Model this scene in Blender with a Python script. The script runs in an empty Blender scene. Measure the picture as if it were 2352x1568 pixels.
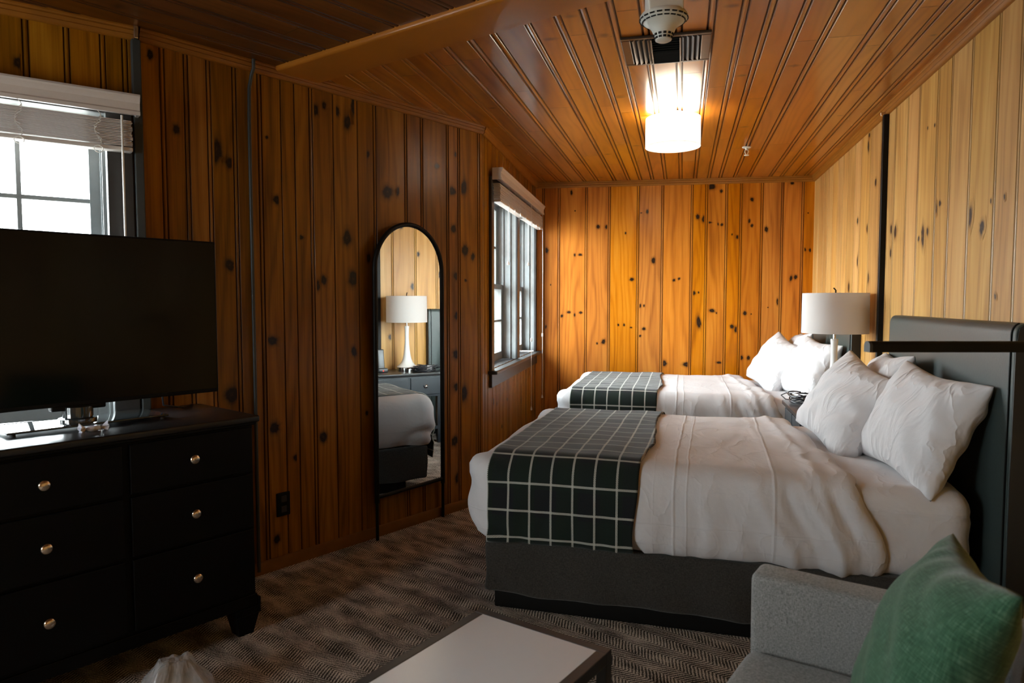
import bpy, bmesh, math, random
from mathutils import Vector, Matrix, noise
random.seed(7)
C = bpy.context.scene.collection
PI = math.pi
V = Vector
CEIL = 2.49

# ------------------------------------------------------------------ nodes
def new_mat(name):
    m = bpy.data.materials.new(name); m.use_nodes = True
    nt = m.node_tree
    for n in list(nt.nodes): nt.nodes.remove(n)
    out = nt.nodes.new('ShaderNodeOutputMaterial')
    return m, nt, out

class G:
    """small helper for writing node graphs"""
    def __init__(s, nt): s.nt = nt
    def n(s, t, **kw):
        x = s.nt.nodes.new(t)
        for k, v in kw.items(): setattr(x, k, v)
        return x
    def link(s, a, b): s.nt.links.new(a, b)
    def setin(s, node, key, v):
        if isinstance(v, bpy.types.NodeSocket): s.link(v, node.inputs[key])
        else: node.inputs[key].default_value = v
    def m(s, op, a, b=0.0, c=None, clamp=False):
        x = s.n('ShaderNodeMath', operation=op, use_clamp=clamp)
        s.setin(x, 0, a); s.setin(x, 1, b)
        if c is not None: s.setin(x, 2, c)
        return x.outputs[0]
    def vec(s, x, y, z):
        k = s.n('ShaderNodeCombineXYZ')
        s.setin(k, 0, x); s.setin(k, 1, y); s.setin(k, 2, z)
        return k.outputs[0]
    def sep(s, v):
        k = s.n('ShaderNodeSeparateXYZ'); s.link(v, k.inputs[0]); return k.outputs
    def noise(s, v, scale=1.0, detail=2.0, rough=0.5, dist=0.0):
        k = s.n('ShaderNodeTexNoise'); s.link(v, k.inputs['Vector'])
        k.inputs['Scale'].default_value = scale; k.inputs['Detail'].default_value = detail
        k.inputs['Roughness'].default_value = rough; k.inputs['Distortion'].default_value = dist
        return k.outputs['Fac']
    def white(s, v):
        k = s.n('ShaderNodeTexWhiteNoise', noise_dimensions='1D'); s.link(v, k.inputs['W'])
        return k.outputs['Value'], k.outputs['Color']
    def mix(s, f, a, b, blend='MIX'):
        k = s.n('ShaderNodeMix', data_type='RGBA', blend_type=blend)
        s.setin(k, 0, f)
        for key, val in ((6, a), (7, b)):
            if isinstance(val, bpy.types.NodeSocket): s.link(val, k.inputs[key])
            else: k.inputs[key].default_value = (*val, 1.0)
        return k.outputs[2]
    def ramp(s, f, stops):
        k = s.n('ShaderNodeValToRGB'); s.link(f, k.inputs[0])
        el = k.color_ramp.elements
        while len(el) > 1: el.remove(el[-1])
        el[0].position = stops[0][0]; el[0].color = (*stops[0][1], 1)
        for p, c in stops[1:]:
            e = el.new(p); e.color = (*c, 1)
        return k.outputs[0]
    def attr(s, name):
        k = s.n('ShaderNodeAttribute'); k.attribute_name = name; return k
    def bump(s, h, strength=0.3, dist=0.01):
        k = s.n('ShaderNodeBump'); s.link(h, k.inputs['Height'])
        k.inputs['Strength'].default_value = strength; k.inputs['Distance'].default_value = dist
        return k.outputs[0]
    def bsdf(s, out, **kw):
        b = s.n('ShaderNodeBsdfPrincipled')
        for k, v in kw.items():
            k = k.replace('_', ' ')
            if isinstance(v, bpy.types.NodeSocket): s.link(v, b.inputs[k])
            elif isinstance(v, tuple) and len(v) == 3: b.inputs[k].default_value = (*v, 1)
            else: b.inputs[k].default_value = v
        s.link(b.outputs[0], out.inputs[0])
        return b

def plain(name, col, rough=0.5, metal=0.0, var=0.06, scale=30.0, bump=0.0, spec=0.5, coat=0.0, coat_rough=0.15):
    m, nt, out = new_mat(name); g = G(nt)
    tc = g.n('ShaderNodeTexCoord').outputs['Object']
    f = g.noise(tc, scale, 3)
    lo = tuple(c * (1 - var) for c in col); hi = tuple(min(1, c * (1 + var)) for c in col)
    kw = dict(Base_Color=g.mix(f, lo, hi), Roughness=rough, Metallic=metal, Specular_IOR_Level=spec, Coat_Weight=coat, Coat_Roughness=coat_rough)
    if bump: kw['Normal'] = g.bump(f, bump, 0.002)
    g.bsdf(out, **kw)
    return m

def wood(name, dark, mid, light, rough=0.3, coat=0.4, coat_rough=0.12, boardvar=0.3, spec=0.4, groove_dark=0.22, grain=1.0, huevar=0.007):
    m, nt, out = new_mat(name); g = G(nt)
    uv = g.sep(g.n('ShaderNodeUVMap').outputs[0]); u, v = uv[0], uv[1]
    bid = g.attr('bid').outputs['Fac']
    off = g.m('MULTIPLY', bid, 37.17)
    n1 = g.noise(g.vec(g.m('MULTIPLY_ADD', u, 7, off), g.m('MULTIPLY_ADD', v, 0.8, off), off), 1.0, 3, 0.55)
    n2 = g.noise(g.vec(g.m('MULTIPLY_ADD', u, 130, off), g.m('MULTIPLY', v, 2.6), off), 1.0, 4, 0.6)
    w = g.noise(g.vec(g.m('MULTIPLY_ADD', u, 5, off), g.m('MULTIPLY', v, 0.55), off), 1.0, 2, 0.5)
    ph = g.m('ADD', g.m('MULTIPLY', u, 95), g.m('MULTIPLY', w, 42))
    ring = g.m('MULTIPLY_ADD', g.m('SINE', ph), 0.5, 0.5)
    ring = g.m('POWER', ring, 1.8)
    f = g.m('ADD', g.m('ADD', g.m('MULTIPLY', n1, 0.75), g.m('MULTIPLY_ADD', n2, 0.42 * grain, 0.21 * (1 - grain) - 0.06 * grain)), g.m('MULTIPLY', ring, -0.13))
    f = g.m('SUBTRACT', f, 0.02)
    col = g.ramp(f, [(0.22, dark), (0.48, mid), (0.78, light)])
    rv, rc = g.white(bid)
    hs = g.n('ShaderNodeHueSaturation'); g.link(col, hs.inputs['Color'])
    g.link(g.m('MULTIPLY_ADD', rv, boardvar, 1.0 - boardvar * 0.55), hs.inputs['Value'])
    rs = g.sep(rc)
    g.link(g.m('MULTIPLY_ADD', rs[1], huevar, 0.5 - huevar * 0.6), hs.inputs['Hue'])
    g.link(g.m('MULTIPLY_ADD', rs[2], 0.08, 0.96), hs.inputs['Saturation'])
    kn = g.attr('knot').outputs['Fac']
    gn = g.noise(g.vec(g.m('MULTIPLY', u, 60), g.m('MULTIPLY', v, 45), off), 1.0, 3, 0.6)
    kk = g.m('MULTIPLY', kn, g.m('MULTIPLY_ADD', gn, 0.7, 0.85), clamp=True)
    col = g.mix(kk, hs.outputs[0], (0.018, 0.008, 0.004))
    gr = g.attr('groove').outputs['Fac']
    col = g.mix(gr, col, tuple(c * groove_dark for c in mid))
    h = g.m('ADD', g.m('MULTIPLY', n2, 0.6), g.m('MULTIPLY', n1, 0.8))
    g.bsdf(out, Base_Color=col, Roughness=g.m('MULTIPLY_ADD', n2, 0.12, rough - 0.06), Coat_Weight=coat, Coat_Roughness=coat_rough,
           Specular_IOR_Level=spec, Normal=g.bump(h, 0.12 * grain, 0.003))
    return m

def fabric(name, c1, c2, scale=260.0, rough=0.9, bump=0.35, blotch=0.25, sheen=0.2):
    m, nt, out = new_mat(name); g = G(nt)
    tc = g.n('ShaderNodeTexCoord').outputs['Object']; o = g.sep(tc)
    a = g.noise(g.vec(g.m('MULTIPLY', o[0], scale), g.m('MULTIPLY', o[1], scale), g.m('MULTIPLY', o[2], scale * 0.35)), 1.0, 2)
    b = g.noise(g.vec(g.m('MULTIPLY', o[0], scale * 0.35), g.m('MULTIPLY', o[1], scale * 0.35), g.m('MULTIPLY', o[2], scale)), 1.0, 2)
    w = g.m('MULTIPLY', g.m('ADD', a, b), 0.5)
    bl = g.noise(tc, 5.0, 3)
    f = g.m('ADD', g.m('MULTIPLY_ADD', g.m('SUBTRACT', w, 0.5), 2.6, 0.5), g.m('MULTIPLY', g.m('SUBTRACT', bl, 0.5), blotch), clamp=True)
    g.bsdf(out, Base_Color=g.mix(f, c1, c2), Roughness=rough, Sheen_Weight=sheen, Specular_IOR_Level=0.2, Normal=g.bump(w, bump, 0.002))
    return m

M = {}
M['pine'] = wood('amber_pine_shaded', (0.105, 0.036, 0.0020), (0.265, 0.102, 0.0062), (0.42, 0.185, 0.017), rough=0.45, coat=0.16, coat_rough=0.22, spec=0.15)  # same wood as the far wall, darkened: dim light put into the colour
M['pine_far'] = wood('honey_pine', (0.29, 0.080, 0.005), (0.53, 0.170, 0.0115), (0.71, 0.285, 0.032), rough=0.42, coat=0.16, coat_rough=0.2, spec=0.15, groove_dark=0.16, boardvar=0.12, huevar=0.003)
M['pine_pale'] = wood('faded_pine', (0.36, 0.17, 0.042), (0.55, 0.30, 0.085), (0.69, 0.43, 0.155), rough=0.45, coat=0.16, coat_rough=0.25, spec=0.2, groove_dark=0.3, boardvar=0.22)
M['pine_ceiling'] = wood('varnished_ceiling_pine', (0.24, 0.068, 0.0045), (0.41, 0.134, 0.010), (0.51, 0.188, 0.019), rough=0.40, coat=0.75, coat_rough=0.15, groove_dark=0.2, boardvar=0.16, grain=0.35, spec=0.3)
M['pine_ceiling_shaded'] = wood('ceiling_pine_shaded', (0.045, 0.012, 0.0013), (0.105, 0.032, 0.0032), (0.165, 0.056, 0.008), rough=0.42, coat=0.3, coat_rough=0.2, groove_dark=0.2, boardvar=0.16, grain=0.35, spec=0.3)  # shaded copy of the ceiling pine; the front ceiling's gloom is in its colour
M['pine_trim'] = plain('pine_trim', (0.27, 0.098, 0.010), 0.45, var=0.25, scale=9, coat=0.1, spec=0.2)
M['beam'] = plain('beam_pine', (0.38, 0.130, 0.013), 0.35, var=0.18, scale=5, coat=0.4, spec=0.25)
M['baseboard'] = plain('baseboard_pine', (0.20, 0.085, 0.014), 0.5, var=0.3, scale=12, spec=0.2)
M['black'] = plain('black_lacquer', (0.0035, 0.0038, 0.0045), 0.45, var=0.2, scale=14, spec=0.12)
M['black_top'] = plain('black_lacquer_top', (0.012, 0.011, 0.012), 0.28, var=0.2, scale=14, spec=0.5)
M['navy_black'] = plain('blue_black_paint', (0.022, 0.027, 0.033), 0.4, var=0.15, scale=14)
M['matte_black'] = plain('matte_black', (0.006, 0.0055, 0.005), 0.5, var=0.2, spec=0.15)
M['conduit'] = plain('dark_conduit', (0.03, 0.035, 0.035), 0.45, var=0.15)
M['casing'] = plain('charcoal_casing_paint', (0.028, 0.027, 0.027), 0.38, var=0.2, scale=20)
M['sash'] = plain('grey_sash_paint', (0.20, 0.215, 0.22), 0.4, var=0.15, scale=24)
M['blind'] = plain('white_faux_wood', (0.62, 0.56, 0.52), 0.42, var=0.04, scale=60)
M['cord'] = plain('white_cord', (0.75, 0.72, 0.68), 0.7)
M['chrome'] = plain('chrome', (0.8, 0.8, 0.8), 0.08, metal=1.0, var=0.02)
M['nickel'] = plain('warm_nickel', (0.72, 0.6, 0.48), 0.22, metal=1.0, var=0.05)
M['white_plastic'] = plain('aged_white_plastic', (0.72, 0.73, 0.67), 0.4, var=0.04)
M['ceramic'] = plain('white_ceramic', (0.82, 0.81, 0.79), 0.12, var=0.01, coat=0.5, coat_rough=0.05)
M['vent_metal'] = plain('bronze_vent_metal', (0.06, 0.045, 0.034), 0.32, metal=0.5, var=0.25, scale=40)
M['vent_dark'] = plain('vent_cavity', (0.008, 0.009, 0.009), 0.8)
M['vinyl'] = plain('green_grey_vinyl', (0.036, 0.050, 0.047), 0.40, var=0.12, scale=90, bump=0.15)
M['vinyl_side_shaded'] = plain('headboard_side_shaded', (0.010, 0.010, 0.010), 0.6, var=0.15)  # unlit end of the headboard: its shade is painted in as near black
M['table_white'] = plain('white_laminate', (0.62, 0.60, 0.60), 0.28, var=0.015, scale=8)
M['table_frame'] = plain('charcoal_table_frame', (0.018, 0.017, 0.018), 0.42, var=0.15)
M['grey_fabric'] = fabric('grey_weave', (0.085, 0.082, 0.076), (0.29, 0.28, 0.265), 420)
M['skirt'] = fabric('charcoal_skirt', (0.018, 0.0165, 0.0145), (0.058, 0.052, 0.045), 320, blotch=0.3)
M['cable'] = plain('black_cable', (0.01, 0.01, 0.014), 0.35)
M['paper_label'] = plain('white_label', (0.75, 0.75, 0.78), 0.6, var=0.02)
M['phone'] = plain('dark_phone_plastic', (0.03, 0.033, 0.036), 0.35)
M['rubber'] = plain('dark_rubber', (0.02, 0.02, 0.02), 0.7)

def mk_green():
    m, nt, out = new_mat('green_linen'); g = G(nt)
    o = g.sep(g.n('ShaderNodeTexCoord').outputs['Object'])
    a = g.noise(g.vec(g.m('MULTIPLY', o[0], 420), g.m('MULTIPLY', o[1], 40), 0.0), 1.0, 3)
    b = g.noise(g.vec(g.m('MULTIPLY', o[0], 40), g.m('MULTIPLY', o[1], 420), 3.0), 1.0, 3)
    f = g.m('MULTIPLY_ADD', g.m('SUBTRACT', g.m('ADD', a, b), 1.0), 1.5, 0.42, clamp=True)
    g.bsdf(out, Base_Color=g.ramp(f, [(0.0, (0.010, 0.036, 0.016)), (0.5, (0.025, 0.074, 0.037)), (1.0, (0.085, 0.15, 0.095))]), Roughness=0.9,
           Sheen_Weight=0.2, Specular_IOR_Level=0.2, Normal=g.bump(g.m('ADD', a, b), 0.4, 0.002))
    return m
M['green'] = mk_green()

def mk_sheet(name, creases, ridged=0.0022):
    """white cotton; pressed fold lines run at fixed places of the cloth"""
    m, nt, out = new_mat(name); g = G(nt)
    tc = g.n('ShaderNodeTexCoord').outputs['Object']; o = g.sep(tc)
    wr = g.noise(g.vec(g.m('MULTIPLY', o[0], 6), g.m('MULTIPLY', o[1], 4), g.m('MULTIPLY', o[2], 4)), 1.0, 5, 0.58, 0.25)
    h = g.m('MULTIPLY', wr, 0.008)
    rd = g.noise(g.vec(g.m('MULTIPLY', o[0], 7), g.m('MULTIPLY', o[1], 4), g.m('MULTIPLY', o[2], 5)), 1.0, 3, 0.5, 0.6)
    h = g.m('ADD', h, g.m('MULTIPLY', g.m('POWER', g.m('SUBTRACT', 1.0, g.m('MULTIPLY', g.m('ABSOLUTE', g.m('SUBTRACT', rd, 0.5)), 2.0)), 6.0), ridged))
    wob = g.m('MULTIPLY', g.m('SUBTRACT', g.noise(tc, 3.0, 2), 0.5), 0.03)
    for axis, pos, wd, amp in creases:
        d = g.m('ABSOLUTE', g.m('SUBTRACT', g.m('ADD', o[axis], wob), pos))
        t = g.m('SUBTRACT', 1.0, g.m('DIVIDE', d, wd), clamp=True)
        h = g.m('ADD', h, g.m('MULTIPLY', t, amp * 0.55))
    g.bsdf(out, Base_Color=(0.60, 0.585, 0.595), Roughness=0.75, Sheen_Weight=0.15, Specular_IOR_Level=0.25, Normal=g.bump(h, 0.9, 1.0))
    return m
M['sheet'] = mk_sheet('white_cotton_sheet', [(0, 1.18, 0.008, 0.004), (0, 1.13, 0.006, 0.0025), (0, 0.80, 0.009, 0.004), (0, 1.26, 0.005, 0.001), (1, 0.28, 0.007, 0.0025), (1, -0.22, 0.009, 0.003), (2, 0.45, 0.005, 0.0015), (2, 0.37, 0.004, 0.001)])
M['fitted'] = mk_sheet('white_fitted_sheet', [(2, 0.56, 0.012, 0.003)])
M['pillowcase'] = mk_sheet('white_pillowcase', [], 0.0065)

def mk_plaid():
    m, nt, out = new_mat('green_plaid_wool'); g = G(nt)
    uv = g.sep(g.n('ShaderNodeUVMap').outputs[0]); u, v = uv[0], uv[1]
    def line(c, pitch, off, wd):
        t = g.m('FRACT', g.m('ADD', g.m('DIVIDE', c, pitch), off))
        d = g.m('MULTIPLY', g.m('ABSOLUTE', g.m('SUBTRACT', t, 0.5)), pitch)
        return g.m('LESS_THAN', d, wd)
    zig = g.m('GREATER_THAN', g.m('FRACT', g.m('ADD', g.m('MULTIPLY', u, 160), g.m('MULTIPLY', v, 160))), 0.36)
    zig2 = g.m('GREATER_THAN', g.m('FRACT', g.m('SUBTRACT', g.m('MULTIPLY', u, 160), g.m('MULTIPLY', v, 160))), 0.36)
    lu = g.m('MULTIPLY', line(u, 0.092, 0.25, 0.0045), zig)
    lv = g.m('MULTIPLY', line(v, 0.117, 0.30, 0.0048), zig2)
    ln = g.m('MAXIMUM', lu, lv)
    bu = g.m('LESS_THAN', g.m('FRACT', g.m('DIVIDE', u, 0.184)), 0.5)
    bv = g.m('LESS_THAN', g.m('FRACT', g.m('DIVIDE', v, 0.234)), 0.5)
    base = g.mix(bu, (0.005, 0.010, 0.0075), (0.006, 0.0065, 0.010))
    base = g.mix(g.m('MULTIPLY', bv, 0.5), base, (0.006, 0.015, 0.009))
    nz = g.noise(g.vec(g.m('MULTIPLY', u, 420), g.m('MULTIPLY', v, 420), 0.0), 1.0, 2)
    base = g.mix(g.m('MULTIPLY', nz, 0.35), base, (0.045, 0.05, 0.044))
    col = g.mix(g.m('MULTIPLY', ln, 0.92), base, (0.55, 0.55, 0.49))
    g.bsdf(out, Base_Color=col, Roughness=0.95, Sheen_Weight=0.22, Sheen_Roughness=0.4, Specular_IOR_Level=0.15, Normal=g.bump(nz, 0.35, 0.002))
    return m
M['plaid'] = mk_plaid()

def mk_carpet():
    m, nt, out = new_mat('herringbone_carpet'); g = G(nt)
    o = g.sep(g.n('ShaderNodeTexCoord').outputs['Object'])
    c, s = math.cos(math.radians(-40)), math.sin(math.radians(-40))
    a = g.m('ADD', g.m('MULTIPLY', o[0], c), g.m('MULTIPLY', o[1], s))
    b = g.m('ADD', g.m('MULTIPLY', o[0], -s), g.m('MULTIPLY', o[1], c))
    wob = g.m('MULTIPLY', g.m('SUBTRACT', g.noise(g.vec(g.m('MULTIPLY', a, 14), g.m('MULTIPLY', b, 14), 0.0), 1.0, 3), 0.5), 0.02)
    W = 0.062
    bw = g.m('DIVIDE', g.m('ADD', b, wob), W)
    row = g.m('FLOOR', bw); fr = g.m('FRACT', bw)
    par = g.m('MULTIPLY_ADD', g.m('MODULO', g.m('ABSOLUTE', row), 2.0), 2.0, -1.0)
    sl = g.m('MULTIPLY', par, g.m('MULTIPLY', fr, W * 0.6))
    rv, _ = g.white(row)
    t = g.m('FRACT', g.m('ADD', g.m('DIVIDE', g.m('ADD', a, sl), 0.0145), g.m('MULTIPLY', rv, 3.0)))
    st = g.m('ABSOLUTE', g.m('SUBTRACT', t, 0.5))
    n1 = g.noise(g.vec(g.m('MULTIPLY', a, 230), g.m('MULTIPLY', b, 230), 0.0), 1.0, 2)
    n2 = g.noise(g.vec(g.m('MULTIPLY', a, 7), g.m('MULTIPLY', b, 13), 1.0), 1.0, 3)
    f = g.m('ADD', g.m('MULTIPLY_ADD', g.m('SUBTRACT', st, 0.25), 1.9, 0.5), g.m('ADD', g.m('MULTIPLY', g.m('SUBTRACT', n1, 0.5), 2.2), g.m('MULTIPLY', g.m('SUBTRACT', n2, 0.5), 1.5)), clamp=True)
    col = g.ramp(f, [(0.14, (0.034, 0.030, 0.026)), (0.5, (0.30, 0.265, 0.225)), (0.9, (0.77, 0.70, 0.62))])
    g.bsdf(out, Base_Color=col, Roughness=1.0, Specular_IOR_Level=0.1, Normal=g.bump(f, 0.5, 0.004))
    return m
M['carpet'] = mk_carpet()

def mk_glass():
    m, nt, out = new_mat('window_glass'); g = G(nt)
    t = g.n('ShaderNodeBsdfTransparent'); t.inputs[0].default_value = (0.96, 0.98, 0.97, 1)
    gl = g.n('ShaderNodeBsdfGlossy'); gl.inputs['Roughness'].default_value = 0.01
    fr = g.n('ShaderNodeFresnel'); fr.inputs[0].default_value = 1.45
    mx = g.n('ShaderNodeMixShader')
    geo = g.n('ShaderNodeNewGeometry')
    g.link(g.m('MULTIPLY', fr.outputs[0], g.m('SUBTRACT', 1.0, geo.outputs['Backfacing'])), mx.inputs[0]); g.link(t.outputs[0], mx.inputs[1]); g.link(gl.outputs[0], mx.inputs[2])
    g.link(mx.outputs[0], out.inputs[0]); return m
M['glass'] = mk_glass()
def mk_film(name, tint, amt, rough):
    m, nt, out = new_mat(name); g = G(nt)
    t = g.n('ShaderNodeBsdfTransparent'); t.inputs[0].default_value = (*tint, 1)
    b = g.n('ShaderNodeBsdfPrincipled'); b.inputs['Base Color'].default_value = (0.75, 0.75, 0.78, 1); b.inputs['Roughness'].default_value = rough
    tc = g.n('ShaderNodeTexCoord').outputs['Object']
    mx = g.n('ShaderNodeMixShader')
    g.link(g.m('MULTIPLY_ADD', g.noise(tc, 30, 3), 0.3, amt - 0.15), mx.inputs[0]); g.link(t.outputs[0], mx.inputs[1]); g.link(b.outputs[0], mx.inputs[2])
    g.link(mx.outputs[0], out.inputs[0]); return m
M['plastic_film'] = mk_film('clear_plastic_film', (0.86, 0.85, 0.84), 0.38, 0.12)
M['glass_shelf'] = plain('dark_smoked_glass', (0.02, 0.024, 0.025), 0.03, var=0.02, coat=1.0, coat_rough=0.02)
M['wrapper'] = plain('silver_wrapper', (0.72, 0.73, 0.82), 0.3, metal=0.2, var=0.1, scale=60)
M['screen'] = plain('tv_screen', (0.004, 0.0035, 0.003), 0.10, var=0.02, spec=0.2)
def mk_mirror():
    m, nt, out = new_mat('mirror_silver'); g = G(nt)
    g.bsdf(out, Base_Color=(0.90, 0.93, 0.91), Metallic=1.0, Roughness=0.0); return m
M['mirror'] = mk_mirror()
def mk_shade(name, col, emit=None):
    m, nt, out = new_mat(name); g = G(nt)
    o = g.n('ShaderNodeTexCoord').outputs['Object']
    f = g.noise(o, 160, 2)
    d = g.n('ShaderNodeBsdfDiffuse'); g.link(g.mix(f, tuple(c * .96 for c in col), col), d.inputs[0])
    t = g.n('ShaderNodeBsdfTranslucent'); t.inputs[0].default_value = (*col, 1)
    mx = g.n('ShaderNodeMixShader'); mx.inputs[0].default_value = 0.35
    g.link(d.outputs[0], mx.inputs[1]); g.link(t.outputs[0], mx.inputs[2])
    last = mx.outputs[0]
    if emit:
        e = g.n('ShaderNodeEmission'); e.inputs[0].default_value = (*emit[0], 1); e.inputs[1].default_value = emit[1]
        a = g.n('ShaderNodeAddShader'); g.link(last, a.inputs[0]); g.link(e.outputs[0], a.inputs[1]); last = a.outputs[0]
    g.link(last, out.inputs[0]); return m
LAMP_COL = (1.0, 0.91, 0.77)
M['shade'] = mk_shade('linen_shade', (0.80, 0.77, 0.75))
M['lit_shade'] = mk_shade('lit_ceiling_shade', (0.8, 0.78, 0.72), (LAMP_COL, 4.0))
def mk_emit(name, col, st):
    m, nt, out = new_mat(name); g = G(nt)
    e = g.n('ShaderNodeEmission'); e.inputs[0].default_value = (*col, 1); e.inputs[1].default_value = st
    g.link(e.outputs[0], out.inputs[0]); return m
M['bulb'] = mk_emit('lit_bulb', LAMP_COL, 12.0)
M['led'] = mk_emit('red_standby_light', (1.0, 0.05, 0.03), 3.0)

# ------------------------------------------------------------------ mesh collector
class MB:
    def __init__(s):
        s.v = []; s.f = []; s.uv = None
    def add(s, vs, fs):
        b = len(s.v); s.v += [tuple(p) for p in vs]; s.f += [tuple(i + b for i in f) for f in fs]; return s
    def box(s, x0, x1, y0, y1, z0, z1, mat=None):
        vs = [V((x, y, z)) for x in (x0, x1) for y in (y0, y1) for z in (z0, z1)]
        if mat: vs = [mat @ p for p in vs]
        return s.add(vs, [(0, 1, 3, 2), (4, 6, 7, 5), (0, 4, 5, 1), (2, 3, 7, 6), (0, 2, 6, 4), (1, 5, 7, 3)])
    def bar(s, a, b, w, h):
        a, b = V(a), V(b); d = (b - a).normalized()
        up = V((0, 0, 1)) if abs(d.z) < 0.95 else V((0, 1, 0))
        x = d.cross(up).normalized(); y = x.cross(d).normalized()
        vs = [p + x * (i * w / 2) + y * (j * h / 2) for p in (a, b) for i, j in ((-1, -1), (1, -1), (1, 1), (-1, 1))]
        return s.add(vs, [(3, 2, 1, 0), (4, 5, 6, 7), (0, 1, 5, 4), (1, 2, 6, 5), (2, 3, 7, 6), (3, 0, 4, 7)])
    def lathe(s, prof, n=32, mat=None, cap=True):
        vs = []; fs = []
        for r, z in prof:
            for k in range(n):
                a = 2 * PI * k / n; p = V((r * math.cos(a), r * math.sin(a), z)); vs.append(mat @ p if mat else p)
        for i in range(len(prof) - 1):
            for k in range(n):
                k2 = (k + 1) % n; fs.append((i * n + k, i * n + k2, (i + 1) * n + k2, (i + 1) * n + k))
        if cap:
            if prof[0][0] > 1e-6: fs.append(tuple(reversed(range(n))))
            if prof[-1][0] > 1e-6: fs.append(tuple(range((len(prof) - 1) * n, len(prof) * n)))
        return s.add(vs, fs)
    def tube(s, path, r, n=8, closed=False, cap=True):
        path = [V(p) for p in path]; N = len(path); vs = []; fs = []
        ref = None
        for i, p in enumerate(path):
            a = path[(i - 1) % N] if (closed or i > 0) else p
            b = path[(i + 1) % N] if (closed or i < N - 1) else p
            d = (b - a).normalized()
            if ref is None:
                ref = d.cross(V((0, 0, 1)) if abs(d.z) < 0.9 else V((1, 0, 0))).normalized()
            ref = (ref - d * ref.dot(d)).normalized()
            y = d.cross(ref)
            rr = r[i] if isinstance(r, (list, tuple)) else r
            for k in range(n):
                t = 2 * PI * k / n; vs.append(p + (ref * math.cos(t) + y * math.sin(t)) * rr)
        for i in range(N if closed else N - 1):
            j = (i + 1) % N
            for k in range(n):
                k2 = (k + 1) % n; fs.append((i * n + k, i * n + k2, j * n + k2, j * n + k))
        if cap and not closed:
            fs.append(tuple(reversed(range(n)))); fs.append(tuple(range((N - 1) * n, N * n)))
        return s.add(vs, fs)
    def prism(s, poly, y0, y1, mat=None):
        """poly in local x/z pulled along y"""
        n = len(poly)
        vs = [V((x, y, z)) for y in (y0, y1) for x, z in poly]
        if mat: vs = [mat @ p for p in vs]
        return s.add(vs, [tuple(range(n)), tuple(reversed(range(n, 2 * n)))] + [(i, i + n, (i + 1) % n + n, (i + 1) % n) for i in range(n)])
    def rbox(s, x0, x1, y0, y1, z0, z1, r, step=0.05, fn=None, skip=()):
        """box with rounded edges, finely divided; fn(p, normal) may move each point"""
        lo = V((x0, y0, z0)); hi = V((x1, y1, z1))
        def ticks(a, b):
            rr = min(r, (b - a) / 2 * 0.999)
            k = 4
            t = [a + rr * (1 - math.cos(PI / 2 * i / k)) for i in range(k)]
            n = max(1, int(math.ceil((b - a - 2 * rr) / step)))
            t += [a + rr + (b - a - 2 * rr) * i / n for i in range(n + 1)]
            t += [b - rr * (1 - math.cos(PI / 2 * i / k)) for i in range(k - 1, -1, -1)]
            return t
        tx, ty, tz = ticks(x0, x1), ticks(y0, y1), ticks(z0, z1)
        idx = {}; vs = []; fs = []
        def vid(p):
            key = (round(p[0], 5), round(p[1], 5), round(p[2], 5))
            if key in idx: return idx[key]
            q = V(p); c = V([min(max(q[i], lo[i] + r), hi[i] - r) for i in range(3)])
            d = q - c
            nrm = d.normalized() if d.length > 1e-9 else V((0, 0, 1))
            q2 = c + nrm * r if d.length > 1e-9 else q
            if fn: q2 = fn(q2, nrm)
            idx[key] = len(vs); vs.append(q2); return idx[key]
        def face(t1, t2, mk, flip):
            for i in range(len(t1) - 1):
                for j in range(len(t2) - 1):
                    f = (vid(mk(t1[i], t2[j])), vid(mk(t1[i + 1], t2[j])), vid(mk(t1[i + 1], t2[j + 1])), vid(mk(t1[i], t2[j + 1])))
                    fs.append(tuple(reversed(f)) if flip else f)
        if '+z' not in skip: face(tx, ty, lambda a, b: (a, b, z1), False)
        if '-z' not in skip: face(tx, ty, lambda a, b: (a, b, z0), True)
        if '+x' not in skip: face(ty, tz, lambda a, b: (x1, a, b), False)
        if '-x' not in skip: face(ty, tz, lambda a, b: (x0, a, b), True)
        if '+y' not in skip: face(tx, tz, lambda a, b: (a, y1, b), True)
        if '-y' not in skip: face(tx, tz, lambda a, b: (a, y0, b), False)
        return s.add(vs, fs)
    def mesh(s, name, mat, smooth=None):
        me = bpy.data.meshes.new(name); me.from_pydata(s.v, [], s.f)
        me.materials.append(M[mat] if isinstance(mat, str) else mat)
        if s.uv:
            l = me.uv_layers.new(name='UVMap')
            for lp in me.loops: l.data[lp.index].uv = s.uv[lp.vertex_index]
        bm = bmesh.new(); bm.from_mesh(me); bmesh.ops.recalc_face_normals(bm, faces=bm.faces); bm.to_mesh(me); bm.free()
        if smooth is not None:
            me.polygons.foreach_set('use_smooth', [True] * len(me.polygons))
            if smooth < 180: me.set_sharp_from_angle(angle=math.radians(smooth))
        me.update()
        return me
    def build(s, name, mat, parent=None, smooth=None, bevel=0.0):
        o = bpy.data.objects.new(name, s.mesh(name, mat, smooth)); C.objects.link(o)
        if parent: o.parent = parent
        if bevel:
            b = o.modifiers.new('bevel', 'BEVEL'); b.width = bevel; b.segments = 2; b.limit_method = 'ANGLE'; b.angle_limit = math.radians(40)
        return o

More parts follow.
